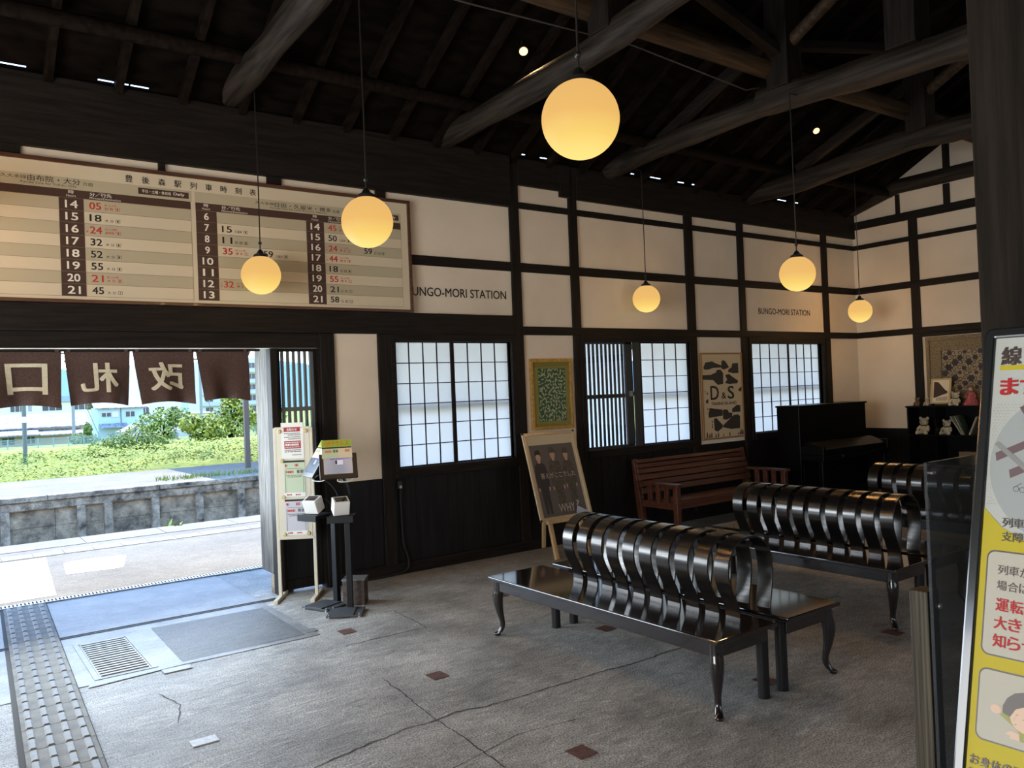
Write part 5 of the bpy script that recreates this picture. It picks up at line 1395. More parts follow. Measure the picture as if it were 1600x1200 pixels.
# ---- foreground: sign, pillar, clear partition
KS = 0.258; SS = math.sqrt(1 + KS * KS)
SN = Vector((-1, 0, KS)) / SS
def spt(u, v, off=0.0):
    z = 1.661 + v / SS
    return Vector((1.199 + KS * (z - 1.661), -6.007 - u, z)) + SN * off
sg = thing('information_sign', 'black-framed yellow information sign board close to the viewer at the right edge', 'sign', (1.0, -6.3, 0))
BLKFR = mat('glossy_black_frame', (0.010, 0.012, 0.014), 0.14, coat=0.4)
SWD, SHT = 0.66, 1.40
def flat_frame(mb, u0, u1, v0, v1, wd, o0, o1, rc=0.02):
    pass
def rim(u0, u1, v1, v0, wd, o0, o1, rc, n=6):
    """rounded-rectangle bar frame, outer corners of radius rc"""
    mb = MB()
    def ring(u0, u1, v0, v1, rc):
        P = []
        for cx, cy, a0 in ((u0 + rc, v1 - rc, PI / 2), (u0 + rc, v0 + rc, PI), (u1 - rc, v0 + rc, 1.5 * PI), (u1 - rc, v1 - rc, 0)):
            for k in range(n + 1):
                a = a0 + PI / 2 * k / n
                P.append((cx + rc * math.cos(a), cy + rc * math.sin(a)))
        return P
    A = ring(u0, u1, v0, v1, rc); B = ring(u0 + wd, u1 - wd, v0 + wd, v1 - wd, max(rc - wd, 0.0015))
    N = len(A)
    vs = [spt(*p, o0) for p in A] + [spt(*p, o1) for p in A] + [spt(*p, o1) for p in B] + [spt(*p, o0) for p in B]
    fs = []
    for i in range(N):
        j = (i + 1) % N
        for k in range(4):
            a, b = k * N, ((k + 1) % 4) * N
            fs.append((a + i, a + j, b + j, b + i))
    mb.add(vs, fs)
    return mb
def rrect(u0, u1, v0, v1, rc, off, n=6):
    P = []
    for cx, cy, a0 in ((u0 + rc, v1 - rc, PI / 2), (u0 + rc, v0 + rc, PI), (u1 - rc, v0 + rc, 1.5 * PI), (u1 - rc, v1 - rc, 0)):
        for k in range(n + 1):
            a = a0 + PI / 2 * k / n
            P.append(spt(cx + rc * math.cos(a), cy + rc * math.sin(a), off))
    return MB().poly(P)
obj('frame', rim(0.0, SWD, 0.0, -SHT, 0.0148, -0.02, 0.004, 0.012), BLKFR, sg, bevel=0.003)
for s in (0.06, SWD - 0.06):
    obj('rear_leg', MB().tube([spt(s, -0.02, -0.03), Vector((1.62, -6.007 - s, 0.012))], 0.012, 10), BLKFR, sg, smooth=True)
    obj('front_leg', MB().tube([spt(s, -SHT + 0.01, -0.008), spt(s, -1.7, -0.008)], 0.012, 10), BLKFR, sg, smooth=True)
obj('back_board', MB().add([spt(0.01, -0.01, -0.012), spt(SWD - 0.01, -0.01, -0.012), spt(SWD - 0.01, -SHT + 0.01, -0.012), spt(0.01, -SHT + 0.01, -0.012)], [(0, 1, 2, 3)]), BLKPL, sg)
SWHITE = mat('sign_pale_grey', (0.42, 0.43, 0.40), 0.5, spec=0.2); SYEL = mat('sign_yellow', (0.45, 0.36, 0.02), 0.5, spec=0.2); SCREAM = mat('sign_cream_box', (0.44, 0.41, 0.34), 0.5, spec=0.2)
SBRN = mat('sign_dark_brown', (0.045, 0.025, 0.018), 0.4); SRED = mat('sign_red', (0.40, 0.018, 0.02), 0.5, spec=0.2); SGREY = mat('sign_circle_grey', (0.31, 0.33, 0.325), 0.5, spec=0.2)
U0 = 0.0142
ps = obj('poster', MB().poly([spt(U0, -0.0134, 0.0), spt(SWD - U0, -0.0134, 0.0), spt(SWD - U0, -SHT + 0.014, 0.0), spt(U0, -SHT + 0.014, 0.0)]), SWHITE, sg)
obj('yellow_field', MB().poly([spt(U0, -0.2475, 0.0006), spt(0.038, -0.272, 0.0006), spt(0.09, -0.298, 0.0006), spt(0.3, -0.30, 0.0006), spt(SWD - U0, -0.25, 0.0006), spt(SWD - U0, -SHT + 0.014, 0.0006), spt(U0, -SHT + 0.014, 0.0006)]), SYEL, ps)
obj('grey_circle', MB().poly([spt(0.12 + 0.102 * math.cos(k * PI / 24), -0.19 + 0.102 * math.sin(k * PI / 24), 0.0008) for k in range(48)]), SGREY, ps)
dt = MB()
for i in range(9):
    for j in range(34):
        u = 0.0185 + i * 0.0044 + (0.0022 if j % 2 else 0); v = -0.108 - j * 0.0042
        if (u - 0.12) ** 2 + (v + 0.19) ** 2 < 0.104 ** 2 or v < -0.245: continue
        if (u - 0.12) ** 2 + (v + 0.19) ** 2 > 0.128 ** 2: continue
        dt.poly([spt(u + 0.00075 * math.cos(k * PI / 3), v + 0.00075 * math.sin(k * PI / 3), 0.0007) for k in range(6)])
obj('dot_pattern', dt, mat('sign_dot_tan', (0.34, 0.31, 0.24), 0.5), ps)
tk = MB()
for a, b in ((-0.170, 0.0), (-0.192, 0.018)):
    tk.poly([spt(0.024 + b, a - 0.004, 0.001), spt(0.06 + b, a + 0.014, 0.001), spt(0.06 + b, a + 0.003, 0.001), spt(0.026 + b, a - 0.015, 0.001)])
tk.poly([spt(0.05, -0.112, 0.001), spt(0.09, -0.09, 0.001), spt(0.09, -0.125, 0.001), spt(0.056, -0.122, 0.001)])
obj('sleeper_drawing', tk, mat('sign_sleeper_purple', (0.11, 0.06, 0.065), 0.5), ps)
obj('rail_drawing', MB().poly([spt(0.022, -0.162, 0.0012), spt(0.027, -0.158, 0.0012), spt(0.07, -0.196, 0.0012), spt(0.07, -0.205, 0.0012)]), mat('sign_rail_grey', (0.20, 0.20, 0.19), 0.5), ps)
gl = MB()
for cu, cv in ((0.052, -0.2205), (0.0595, -0.2215)):
    for k in range(12):
        a, b = k * PI / 6, (k + 1) * PI / 6
        gl.poly([spt(cu + r_ * math.cos(q), cv + r_ * math.sin(q), 0.0012) for r_, q in ((0.0030, a), (0.0036, a), (0.0036, b), (0.0030, b))])
gl.poly([spt(0.0553, -0.2205, 0.0012), spt(0.0563, -0.2205, 0.0012), spt(0.0563, -0.2212, 0.0012), spt(0.0553, -0.2212, 0.0012)])
gl.poly([spt(0.0495, -0.2185, 0.0012), spt(0.0500, -0.2190, 0.0012), spt(0.0585, -0.2130, 0.0012), spt(0.058, -0.2125, 0.0012)])
obj('spectacles_drawing', gl, SBRN, ps)
obj('yellow_underline', MB().poly([spt(0.0222, -0.0602, 0.0007), spt(0.3, -0.0602, 0.0007), spt(0.3, -0.0535, 0.0007), spt(0.0222, -0.0535, 0.0007)]), SYEL, ps)
for v0, v1, nm in ((-0.4356, -0.3022, 'text_box'), (-0.540, -0.4514, 'picture_box')):
    bx_ = obj(nm, rrect(0.0225, SWD - 0.03, v0, v1, 0.010, 0.0009), SBRN, ps)
    obj('box_ground', rrect(0.0245, SWD - 0.032, v0 + 0.002, v1 - 0.002, 0.0085, 0.0013), SCREAM, bx_)
D_ = MB(); E_ = MB()
pw = lambda u, v: spt(u, v, 0.0018)
def sw(mb, s, u, v, sz, bold):
    for i, ch in enumerate(s):
        write(mb, ch, pw, u + i * sz * 1.04, v, sz * 0.96, sz * 0.96, bold)
sw(D_, '線', 0.0234, -0.0534, 0.0262, 0.03)
sw(E_, 'ます', 0.0243, -0.0947, 0.0235, 0.05)
sw(D_, '列車', 0.0383, -0.2715, 0.0128, 0.01); sw(D_, '支障', 0.0387, -0.2895, 0.0128, 0.01)
sw(D_, '列車が', 0.0370, -0.3325, 0.0125, 0.015); sw(D_, '場合は', 0.0370, -0.3525, 0.0125, 0.015)
sw(E_, '運転', 0.0371, -0.3785, 0.0163, 0.03); sw(E_, '大き', 0.0363, -0.4010, 0.0163, 0.03); sw(E_, '知らせ', 0.0362, -0.4235, 0.0163, 0.03)
sw(D_, 'お身体の不', 0.0188, -0.5715, 0.0120, 0.02); sw(D_, '緊急', 0.0186, -0.5865, 0.0098, 0.02)
tag(obj('lettering', D_, SBRN, ps), 'dark brown lettering'); tag(obj('lettering', E_, SRED, ps), 'red lettering')
# drawing of a person lying down
def sel(c, ru, rv, off, n=16, a0=0.0): return [spt(c[0] + ru * math.cos(k * 2 * PI / n) * math.cos(a0) - rv * math.sin(k * 2 * PI / n) * math.sin(a0), c[1] + ru * math.cos(k * 2 * PI / n) * math.sin(a0) + rv * math.sin(k * 2 * PI / n) * math.cos(a0), off) for k in range(n)]
obj('drawn_sleeve', MB().poly([spt(0.050, -0.5035, 0.0016), spt(0.054, -0.5005, 0.0016), spt(0.072, -0.510, 0.0016), spt(0.085, -0.524, 0.0016), spt(0.085, -0.533, 0.0016), spt(0.070, -0.516, 0.0016)]).poly([spt(0.0735, -0.522, 0.0018), spt(0.1, -0.515, 0.0018), spt(0.1, -0.533, 0.0018), spt(0.0745, -0.5285, 0.0018)]), mat('sign_olive', (0.26, 0.25, 0.045), 0.5), ps)
obj('drawn_skin', MB().poly(sel((0.0455, -0.4985), 0.0065, 0.0052, 0.0017)).poly([spt(0.0575, -0.5245, 0.0019), spt(0.063, -0.5195, 0.0019), spt(0.0735, -0.5205, 0.0019), spt(0.0745, -0.5285, 0.0019), spt(0.063, -0.5285, 0.0019), spt(0.064, -0.525, 0.0019)]).poly(sel((0.079, -0.503), 0.0175, 0.0155, 0.0020, 20, -0.5)), mat('sign_skin', (0.60, 0.40, 0.28), 0.5), ps)
obj('drawn_hair', MB().poly([spt(0.0535, -0.5005, 0.0024), spt(0.0535, -0.492, 0.0024), spt(0.058, -0.482, 0.0024), spt(0.066, -0.4745, 0.0024), spt(0.078, -0.4705, 0.0024), spt(0.1, -0.47, 0.0024), spt(0.1, -0.488, 0.0024), spt(0.076, -0.4885, 0.0024), spt(0.068, -0.493, 0.0024), spt(0.062, -0.5035, 0.0024)]), mat('sign_hair_grey', (0.10, 0.085, 0.075), 0.5), ps)
fcm = MB()
for a, b, c, d in ((0.0685, -0.500, 0.0715, -0.4985), (0.0665, -0.5075, 0.0675, -0.503), (0.0675, -0.511, 0.0700, -0.5105), (0.0765, -0.5035, 0.081, -0.502)):
    fcm.poly([spt(a, b, 0.0026), spt(c, d, 0.0026), spt(c + 0.0003, d + 0.0006, 0.0026), spt(a + 0.0003, b + 0.0006, 0.0026)])
obj('drawn_face_lines', fcm, SBRN, ps)

trim(MB().box(2.112, 2.40, -5.87, -5.60, 0, 5.3), mat('brown_pillar_wood', (0.016, 0.012, 0.009), 0.75, spec=0.08, var=0.35, vscale=(40, 40, 2.5), bump=0.2, bscale=60), 'broad brown wooden pillar behind the information sign', 'pillar', bevel=0.006)
cp_ = thing('clear_partition', 'clear acrylic partition on a slim wooden post between the sign and the second bench', 'partition', (1.9, -5.54, 0))
obj('post', MB().box(1.872, 1.926, -5.562, -5.518, 0.0, 1.094), mat('grained_post_wood', (0.055, 0.045, 0.031), 0.6, var=0.7, spec=0.2, vscale=(160, 160, 2)), cp_, bevel=0.002)
obj('acrylic_sheet', MB().box(1.873, 2.108, -5.574, -5.5665, 0.40, 1.397), ACRYL, cp_)
obj('screw_caps', MB().tube([(1.892, -5.5665, 1.372), (1.892, -5.579, 1.372)], 0.004, 10).tube([(1.902, -5.5665, 1.372), (1.902, -5.579, 1.372)], 0.004, 10).tube([(1.9, -5.575, 1.06), (1.9, -5.579, 1.06)], 0.006, 10), METAL, cp_, smooth=True)

# ================================================================== OUTSIDE
WPAINT = mat('white_paint_on_asphalt', (0.62, 0.60, 0.56), 0.8, var=0.1, vscale=(6, 6, 6))
pl = struct('platform', MB().box(-30, 45, 1.40, 4.88, -1.1, -0.002), ASPH, 'pale asphalt station platform in full sun', 'platform')
e_ = MB(); x = -12.0
while x < 20:
    e_.box(x, x + 0.89, 4.30, 4.88, -0.002, 0.004); x += 0.90
struct('edge_stones', e_, concrete('pale_edge_stone', (0.15, 0.135, 0.11), (0.22, 0.20, 0.165), 0.3, 0.9), parent=pl)
e_ = MB(); x = -12.3
while x < 20:
    e_.box(x, x + 0.295, 3.72, 4.015, -0.002, 0.004); x += 0.30
struct('edge_tiles', e_, concrete('sunlit_edge_tile', (0.17, 0.15, 0.115), (0.24, 0.215, 0.165), 0.3, 0.9), parent=pl)
struct('white_paint', MB().poly([(-2, 1.5, 0.001), (0.86, 1.5, 0.001), (1.0, 3.65, 0.001), (-2, 3.65, 0.001)]).poly([(1.05, 2.42, 0.001), (1.50, 2.36, 0.001), (1.56, 2.42, 0.001), (1.70, 3.05, 0.001), (1.64, 3.12, 0.001), (1.18, 3.16, 0.001), (1.10, 3.08, 0.001)]), WPAINT, parent=pl)
# opposite platform
op_ = struct('opposite_platform', MB().box(-30, 60, 11.22, 15.35, -1.3, -0.004), ASPH, 'opposite station platform with a weathered concrete retaining face', 'platform')
cop = MB(); x = -20.2
while x < 40:
    cop.box(x, x + 1.99, 11.08, 11.5, -0.10, 0.0); x += 2.0
struct('coping', cop, STONE, parent=op_, bevel=0.015)
struct('ledge', MB().box(-30, 60, 11.12, 11.3, -0.27, -0.10), STONE, parent=op_, bevel=0.03)
pil = MB()
for k in range(-14, 34):
    x = 1.10 + 0.87 * k
    if k == 1: x = 2.36
    if k < 0: x -= 0.0
    if k == 1 or k != 1: pil.box(x - 0.075, x + 0.075, 11.10, 11.26, -1.3, -0.26)
struct('pillars', pil, STONE, parent=op_, bevel=0.012)
pan_ = MB()
for r in range(3):
    x = -12.0
    while x < 34:
        pan_.box(x + 0.004, x + 0.866, 11.185 + 0.006 * ((r + int(x * 7)) % 3), 11.23, -0.27 - 0.33 * (r + 1) + 0.006, -0.27 - 0.33 * r); x += 0.87
struct('panels', pan_, concrete('stained_concrete_panel', (0.03, 0.024, 0.015), (0.42, 0.33, 0.21), 0.5, 0.9, 3.2, 0.8), parent=op_)
struct('track_bed', MB().box(-30, 60, 4.5, 11.5, -1.4, -1.12), concrete('ballast', (0.10, 0.085, 0.07), (0.24, 0.21, 0.18), 0.6, 0.95, 6, 1.0), 'ballast of the tracks between the platforms', 'ground')
GRASS = mat('sunlit_grass', (0.12, 0.165, 0.012), 0.95, col2=(0.22, 0.235, 0.03), vscale=(1.2, 1.2, 1.2), bump=0.6, bscale=30, detail=8)
gm = MB()
prof = [(15.35, -0.02), (22, -0.06), (30, -0.25), (45, -0.55), (60, -1.15), (90, -1.9), (110, -2.5), (260, -4.0), (700, -6)]
for i in range(len(prof) - 1):
    (ya, za), (yb2, zb2) = prof[i], prof[i + 1]
    gm.add([(-150, ya, za), (400, ya, za), (400, yb2, zb2), (-150, yb2, zb2)], [(0, 1, 2, 3)])
struct('ground', gm, GRASS, 'sunlit grassy ground beyond the tracks', 'ground')
hm = MB()
rnd = random.Random(5)
pr = [(-200, 8)] + [(-200 + i * 30, 22 + 14 * math.sin(i * 0.9) + rnd.uniform(-3, 3)) for i in range(1, 34)]
for i in range(len(pr) - 1):
    (xa, ha), (xb, hb) = pr[i], pr[i + 1]
    hm.add([(xa, 640, -8), (xb, 640, -8), (xb, 700, hb), (xa, 700, ha), (xb, 900, hb * 1.5), (xa, 900, ha * 1.5)], [(0, 1, 2, 3), (3, 2, 4, 5)])
struct('hills', hm, mat('hazy_hill', (0.11, 0.20, 0.24), 1.0), 'hazy blue hills on the horizon', 'hill')  # bluish air haze is mixed into the hill colour

# foliage: clouds of single leaves
def leaves(mb, c, r, sc, n, size, rnd, shell=0.55):
    for _ in range(n):
        while True:
            d = Vector((rnd.uniform(-1, 1), rnd.uniform(-1, 1), rnd.uniform(-1, 1)))
            if 0.05 < d.length < 1: break
        d.normalize(); k = r * (shell + (1 - shell) * rnd.random())
        p = Vector(c) + Vector((d.x * sc[0], d.y * sc[1], d.z * sc[2])) * k
        nrm = (d + Vector((rnd.uniform(-1, 1), rnd.uniform(-1, 1), rnd.uniform(-0.3, 1.2)))).normalized()
        a = nrm.orthogonal().normalized(); b = nrm.cross(a); s = size * rnd.uniform(0.6, 1.3)
        t = rnd.uniform(0, 6.28); a, b = a * math.cos(t) + b * math.sin(t), b * math.cos(t) - a * math.sin(t)
        mb.poly([p - a * s, p + b * s * 0.55, p + a * s, p - b * s * 0.55])
LEAFS = [mat('leaf_a', (0.07, 0.125, 0.014), 0.7, col2=(0.17, 0.22, 0.022), vscale=(2, 2, 2)), mat('leaf_b', (0.11, 0.155, 0.010), 0.7, col2=(0.25, 0.27, 0.022), vscale=(2, 2, 2)), mat('leaf_c', (0.085, 0.14, 0.018), 0.7, col2=(0.20, 0.26, 0.03), vscale=(2, 2, 2))]
def tree(name, label, cat, loc, crowns, m, leaf, n, group=None, trunk=0.1, seed=1):
    rnd = random.Random(seed)
    t = thing(name, label, cat, loc, 0, group)
    L = Vector(loc); mb = MB(); br = MB()
    for (dx, dy, dz, r, sc) in crowns:
        leaves(mb, L + Vector((dx, dy, dz)), r, sc, n, leaf, rnd)
        br.tube([L, L + Vector((dx * 0.4, dy * 0.4, dz * 0.6)), L + Vector((dx, dy, dz))], [trunk, trunk * 0.7, trunk * 0.3], 6)
    obj('foliage', mb, m, t); obj('trunk', br, RAFT, t, smooth=True)
    return t
S1 = (1, 1, 0.85)
tree('tree', 'bushy green tree just right of the blue two-storey house, beyond the field', 'tree', (13.0, 52.0, -1.0), [(-0.9, 0, 1.5, 0.9, S1), (0.1, 0.2, 1.75, 1.0, S1), (0.95, 0, 1.9, 0.9, S1), (-0.2, -0.4, 0.9, 1.0, S1)], LEAFS[2], 0.12, 420, 'trees beyond the field', seed=1)
tree('tree', 'lighter green tree between the pale house and the tallest tree cluster', 'tree', (12.75, 42.0, -0.62), [(-0.5, 0, 1.15, 0.72, S1), (0.34, 0, 1.02, 0.76, S1), (0.0, -0.25, 0.6, 0.76, S1), (0.93, 0, 0.6, 0.68, S1)], LEAFS[1], 0.12, 400, 'trees beyond the field', seed=2)
tree('tree', 'tallest yellow-green tree cluster left of the canopy post across the tracks', 'tree', (16.7, 49.3, -1.0), [(-0.7, 0, 1.5, 1.0, S1), (0.3, 0, 2.2, 1.05, S1), (0.2, 0.3, 2.9, 0.7, S1), (1.0, 0, 1.8, 0.9, S1), (0.2, -0.3, 1.0, 1.2, S1)], LEAFS[1], 0.13, 480, 'trees beyond the field', seed=3)
tree('tree', 'green tree right of the canopy post across the tracks, by the door jamb', 'tree', (22.3, 59.4, -1.4), [(-0.2, 0, 1.56, 1.2, S1), (0.84, 0, 2.04, 1.3, S1), (0.36, 0, 0.84, 1.3, S1)], LEAFS[0], 0.13, 420, 'trees beyond the field', seed=4)
tree('shrub', 'round shrub in front of the low tiled house on the left', 'shrub', (11.6, 77.5, -1.8), [(-0.3, 0, 0.6, 0.9, S1), (0.6, 0, 0.5, 0.85, S1), (0.4, 0, 1.5, 0.55, (0.7, 0.7, 1.3))], LEAFS[0], 0.14, 300, 'shrubs beyond the tracks', seed=5)
tree('shrub', 'broad leafy bush in the middle of the ivy field', 'shrub', (6.05, 26.2, -0.15), [(-0.35, 0, 0.45, 0.55, (1.2, 1, 0.85)), (0.3, 0, 0.62, 0.58, (1.2, 1, 0.9)), (0.85, 0, 0.38, 0.5, (1.2, 1, 0.8)), (-0.95, 0, 0.25, 0.45, (1.3, 1, 0.75))], LEAFS[0], 0.055, 600, 'shrubs beyond the tracks', seed=6, trunk=0.03)
rnd = random.Random(21)
iv = MB()
for k in range(26000):
    u = rnd.random()
    y = 15.4 + 15 * u ** 1.3; x = rnd.uniform(0.4 + 0.0 * y, 3.2 + 0.43 * y)
    h_ = 0.10 + 0.10 * math.sin(x * 2.1 + y) + 0.12 * math.sin(x * 0.8 - y * 0.6) + rnd.uniform(0, 0.16)
    z = -0.06 - max(0, (y - 22) * 0.024) + max(0.0, h_)
    n_ = Vector((rnd.uniform(-0.8, 0.8), rnd.uniform(-0.9, 0.5), 1)).normalized(); a = n_.orthogonal().normalized(); b = n_.cross(a); s = rnd.uniform(0.022, 0.048) * (1 + 0.6 * u)
    t = rnd.uniform(0, 6.28); a, b = a * math.cos(t) + b * math.sin(t), b * math.cos(t) - a * math.sin(t)
    p = Vector((x, y, z)); iv.poly([p - a * s, p + b * s * 0.7, p + a * s, p - b * s * 0.7])
tag(obj('ivy_ground_cover', iv, LEAFS[1]), 'dense yellow-green ivy covering the ground behind the opposite platform', 'ivy', kind='stuff')
wd_ = thing('weed_plant', 'small bright green weed sprouting at the platform edge over the tracks', 'plant', (2.60, 4.93, -0.15))
mb = MB(); rnd = random.Random(9)
for k in range(26):
    a = rnd.uniform(0, 6.28); e = rnd.uniform(0.5, 1.3); L = rnd.uniform(0.10, 0.24)
    d = Vector((math.cos(a) * math.cos(e), math.sin(a) * math.cos(e), math.sin(e))); s = d.cross(UP).normalized() * 0.022
    p0 = Vector((2.58 + (0.07 if k % 3 else -0.04), 4.93, -0.08)); p1 = p0 + d * L * 0.6; p2 = p0 + d * L + Vector((0, 0, -0.02))
    mb.poly([p0, p1 - s, p2, p1 + s])
obj('leaves', mb, mat('weed_green', (0.17, 0.25, 0.02), 0.6), wd_)
obj('stem', MB().tube([(2.6, 4.93, -0.2), (2.6, 4.93, 0.02)], 0.006, 6), LEAFS[0], wd_)
gt = MB(); rnd = random.Random(14)
for k in range(260):
    x = rnd.uniform(3.9, 6.6); y = 12.0 + rnd.uniform(-0.25, 0.3); a = rnd.uniform(0, 6.28); L = rnd.uniform(0.06, 0.16)
    d = Vector((math.cos(a) * 0.4, math.sin(a) * 0.4, 1)).normalized() * L
    gt.poly([(x, y, 0), (x + 0.02, y, 0), (x + d.x, y + d.y, d.z)])
tag(obj('grass_tufts', gt, LEAFS[1]), 'thin tufts of grass growing in a joint of the opposite platform', 'grass', kind='stuff')

# canopy of the opposite platform
cn = thing('platform_canopy', 'brown steel post and roof of the canopy on the opposite platform', 'canopy', (6.41, 13.6, 0))
STEEL = mat('brown_painted_steel', (0.10, 0.075, 0.06), 0.5)
obj('post', MB().box(6.35, 6.47, 13.54, 13.66, 0, 3.1), STEEL, cn, bevel=0.01)
obj('post', MB().box(11.35, 11.47, 13.54, 13.66, 0, 3.1), STEEL, cn, bevel=0.01)
obj('bracket', MB().beam((6.41, 13.6, 2.6), (6.41, 12.9, 3.1), 0.06, 0.06).beam((6.41, 13.6, 2.6), (6.41, 14.3, 3.1), 0.06, 0.06), STEEL, cn)
obj('roof', MB().box(5.08, 34, 12.25, 16.6, 3.1, 3.18), STEEL, cn)
lp_ = thing('lamp_pole', 'grey steel pole with a pale band standing in the ivy across the tracks', 'pole', (2.30, 21.3, 0))
obj('shaft', MB().tube([(2.30, 21.3, -0.1), (2.30, 21.3, 4.2)], 0.062, 12), mat('grey_green_steel', (0.11, 0.13, 0.12), 0.5), lp_, smooth=True)
obj('band', MB().tube([(2.30, 21.3, 1.28), (2.30, 21.3, 1.46)], 0.066, 12), WHITEP, lp_, smooth=True)
def upole(loc, h_, label, guy):
    t = thing('utility_pole', label, 'utility pole', loc, 0, 'utility poles by the houses')
    x, y, z = loc
    obj('shaft', MB().tube([(x, y, z), (x, y, z + h_)], [0.17, 0.11], 8), mat('pole_concrete_%d' % len(MATS), (0.22, 0.23, 0.23), 0.8), t, smooth=True)
    obj('cross_arm', MB().box(x - 0.9, x + 0.9, y - 0.06, y + 0.06, z + h_ - 0.8, z + h_ - 0.65).box(x - 0.7, x + 0.7, y - 0.06, y + 0.06, z + h_ - 1.6, z + h_ - 1.45), STEEL, t)
    obj('guy_wire', MB().tube([(x, y, z + h_ * 0.72), (x + guy, y - 0.5, z)], 0.03, 5), STEEL, t)
upole((11.95, 86, -1.9), 10, 'utility pole standing between the low tiled house and the blue house', 2.5)
upole((24.0, 84, -1.9), 10, 'utility pole standing right of the trees, in front of the apartment block', 1.6)

# houses
HWIN = mat('dark_window_glass', (0.03, 0.04, 0.05), 0.2); HFR = mat('window_white_frame', (0.5, 0.5, 0.5), 0.5)
def hwindow(par, x0, x1, z0, z1, y, n=2):
    f_ = obj('window', MB().box(x0, x1, y - 0.06, y - 0.02, z0, z1), HFR, par)
    g_ = MB(); w_ = (x1 - x0) / n
    for i in range(n): g_.box(x0 + i * w_ + 0.05, x0 + (i + 1) * w_ - 0.05, y - 0.08, y - 0.055, z0 + 0.06, z1 - 0.06)
    obj('pane', g_, HWIN, f_)
def gable(par, x0, x1, y0, y1, z, h_, m, ov=0.4, along='x', th=0.12, tiles=None):
    mb = MB(); 
    if along == 'x':
        ym = (y0 + y1) / 2
        for ya, yb2 in ((y0 - ov, ym), (y1 + ov, ym)):
            mb.add([(x0 - ov, ya, z - ov * h_ / (ym - y0)), (x1 + ov, ya, z - ov * h_ / (ym - y0)), (x1 + ov, yb2, z + h_), (x0 - ov, yb2, z + h_), (x0 - ov, ya, z - ov * h_ / (ym - y0) + th), (x1 + ov, ya, z - ov * h_ / (ym - y0) + th), (x1 + ov, yb2, z + h_ + th), (x0 - ov, yb2, z + h_ + th)],
                   [(0, 1, 2, 3), (4, 5, 6, 7), (0, 1, 5, 4), (1, 2, 6, 5), (2, 3, 7, 6), (3, 0, 4, 7)])
    else:
        xm = (x0 + x1) / 2; dz = ov * h_ / (xm - x0)
        for xa, xb in ((x0 - ov, xm), (x1 + ov, xm)):
            mb.add([(xa, y0 - ov, z - dz), (xa, y1 + ov, z - dz), (xb, y1 + ov, z + h_), (xb, y0 - ov, z + h_), (xa, y0 - ov, z - dz + th), (xa, y1 + ov, z - dz + th), (xb, y1 + ov, z + h_ + th), (xb, y0 - ov, z + h_ + th)],
                   [(0, 1, 2, 3), (4, 5, 6, 7), (0, 1, 5, 4), (1, 2, 6, 5), (2, 3, 7, 6), (3, 0, 4, 7)])
    return obj('roof', mb, m, par)
TILE = mat('grey_roof_tiles', (0.13, 0.13, 0.14), 0.6, col2=(0.26, 0.26, 0.27), vscale=(4, 1.5, 1.5), bump=0.4, bscale=20)
TILEP = mat('pale_roof_tiles', (0.10, 0.10, 0.11), 0.7, col2=(0.30, 0.295, 0.305), vscale=(3.5, 2.5, 2.5), bump=0.4, bscale=20)
h1 = thing('house', 'light blue two-storey house with a pale tiled roof across the tracks', 'house', (19.3, 105, -2.5))
BLUEW = mat('light_blue_wall', (0.36, 0.50, 0.60), 0.8)
obj('wall', MB().box(16.8, 22.0, 103, 108, -2.6, 1.75), BLUEW, h1)
gable(h1, 16.8, 22.0, 103, 108, 1.75, 1.05, TILEP, 0.45)
hwindow(h1, 17.2, 18.3, 0.55, 1.15, 103); hwindow(h1, 19.9, 21.0, 0.45, 1.2, 103)
obj('shutter_box', MB().box(18.35, 19.1, 102.9, 103, 0.5, 1.2), HFR, h1)
obj('downpipe', MB().box(19.35, 19.42, 102.9, 103, -1.0, 1.7), STEEL, h1)
obj('porch_roof', MB().add([(16.9, 101.6, -0.75), (20.0, 101.6, -0.75), (20.0, 103, -0.25), (16.9, 103, -0.25)], [(0, 1, 2, 3)]), TILEP, h1)
h3 = thing('house', 'long low house with grey tiled roofs at the left behind the pole', 'house', (9, 92, -2))
obj('wall', MB().box(3.5, 13.6, 91, 96, -2.1, 0.0), mat('cream_house_wall', (0.55, 0.50, 0.40), 0.85), h3)
gable(h3, 3.5, 13.6, 91, 96, 0.05, 1.15, TILEP, 0.5)
obj('lower_roof', MB().prism([(3.2, 88.6, -0.85), (3.2, 91.0, -0.30), (3.2, 91.0, -0.18), (3.2, 88.6, -0.72)], (6.0, 0, 0)).prism([(9.3, 89.2, -0.95), (9.3, 91.0, -0.45), (9.3, 91.0, -0.34), (9.3, 89.2, -0.84)], (4.0, 0, 0)), TILEP, h3)
for a, b in ((4.6, 5.6), (6.0, 7.2), (8.2, 9.0)): hwindow(h3, a, b, -1.75, -0.95, 91)
h2 = thing('long_building', 'long pale building with a flat blue roof edge behind the low tiled house', 'building', (14, 142, -3))
obj('wall', MB().box(2, 22, 140, 146, -3.2, 3.0), mat('pale_building_wall', (0.58, 0.59, 0.57), 0.8), h2)
obj('roof', MB().box(1.5, 22.5, 139.5, 146.5, 3.0, 3.9), mat('blue_grey_roof_edge', (0.22, 0.30, 0.42), 0.6), h2)
for a, b in ((10.3, 12.2), (12.7, 13.2), (14.6, 17.4), (18.8, 21.5)): hwindow(h2, a, b, 1.6, 2.6, 140, 3)
h4 = thing('shed', 'small light blue gabled outbuilding beside the two-storey house', 'shed', (17, 81, -1.8))
obj('wall', MB().prism([(15.7, 79.5, -1.9), (18.5, 79.5, -1.9), (18.5, 79.5, -0.72), (17.1, 79.5, 0.0), (15.7, 79.5, -0.72)], (0, 3.5, 0)), mat('pale_blue_gable', (0.46, 0.53, 0.58), 0.8), h4)
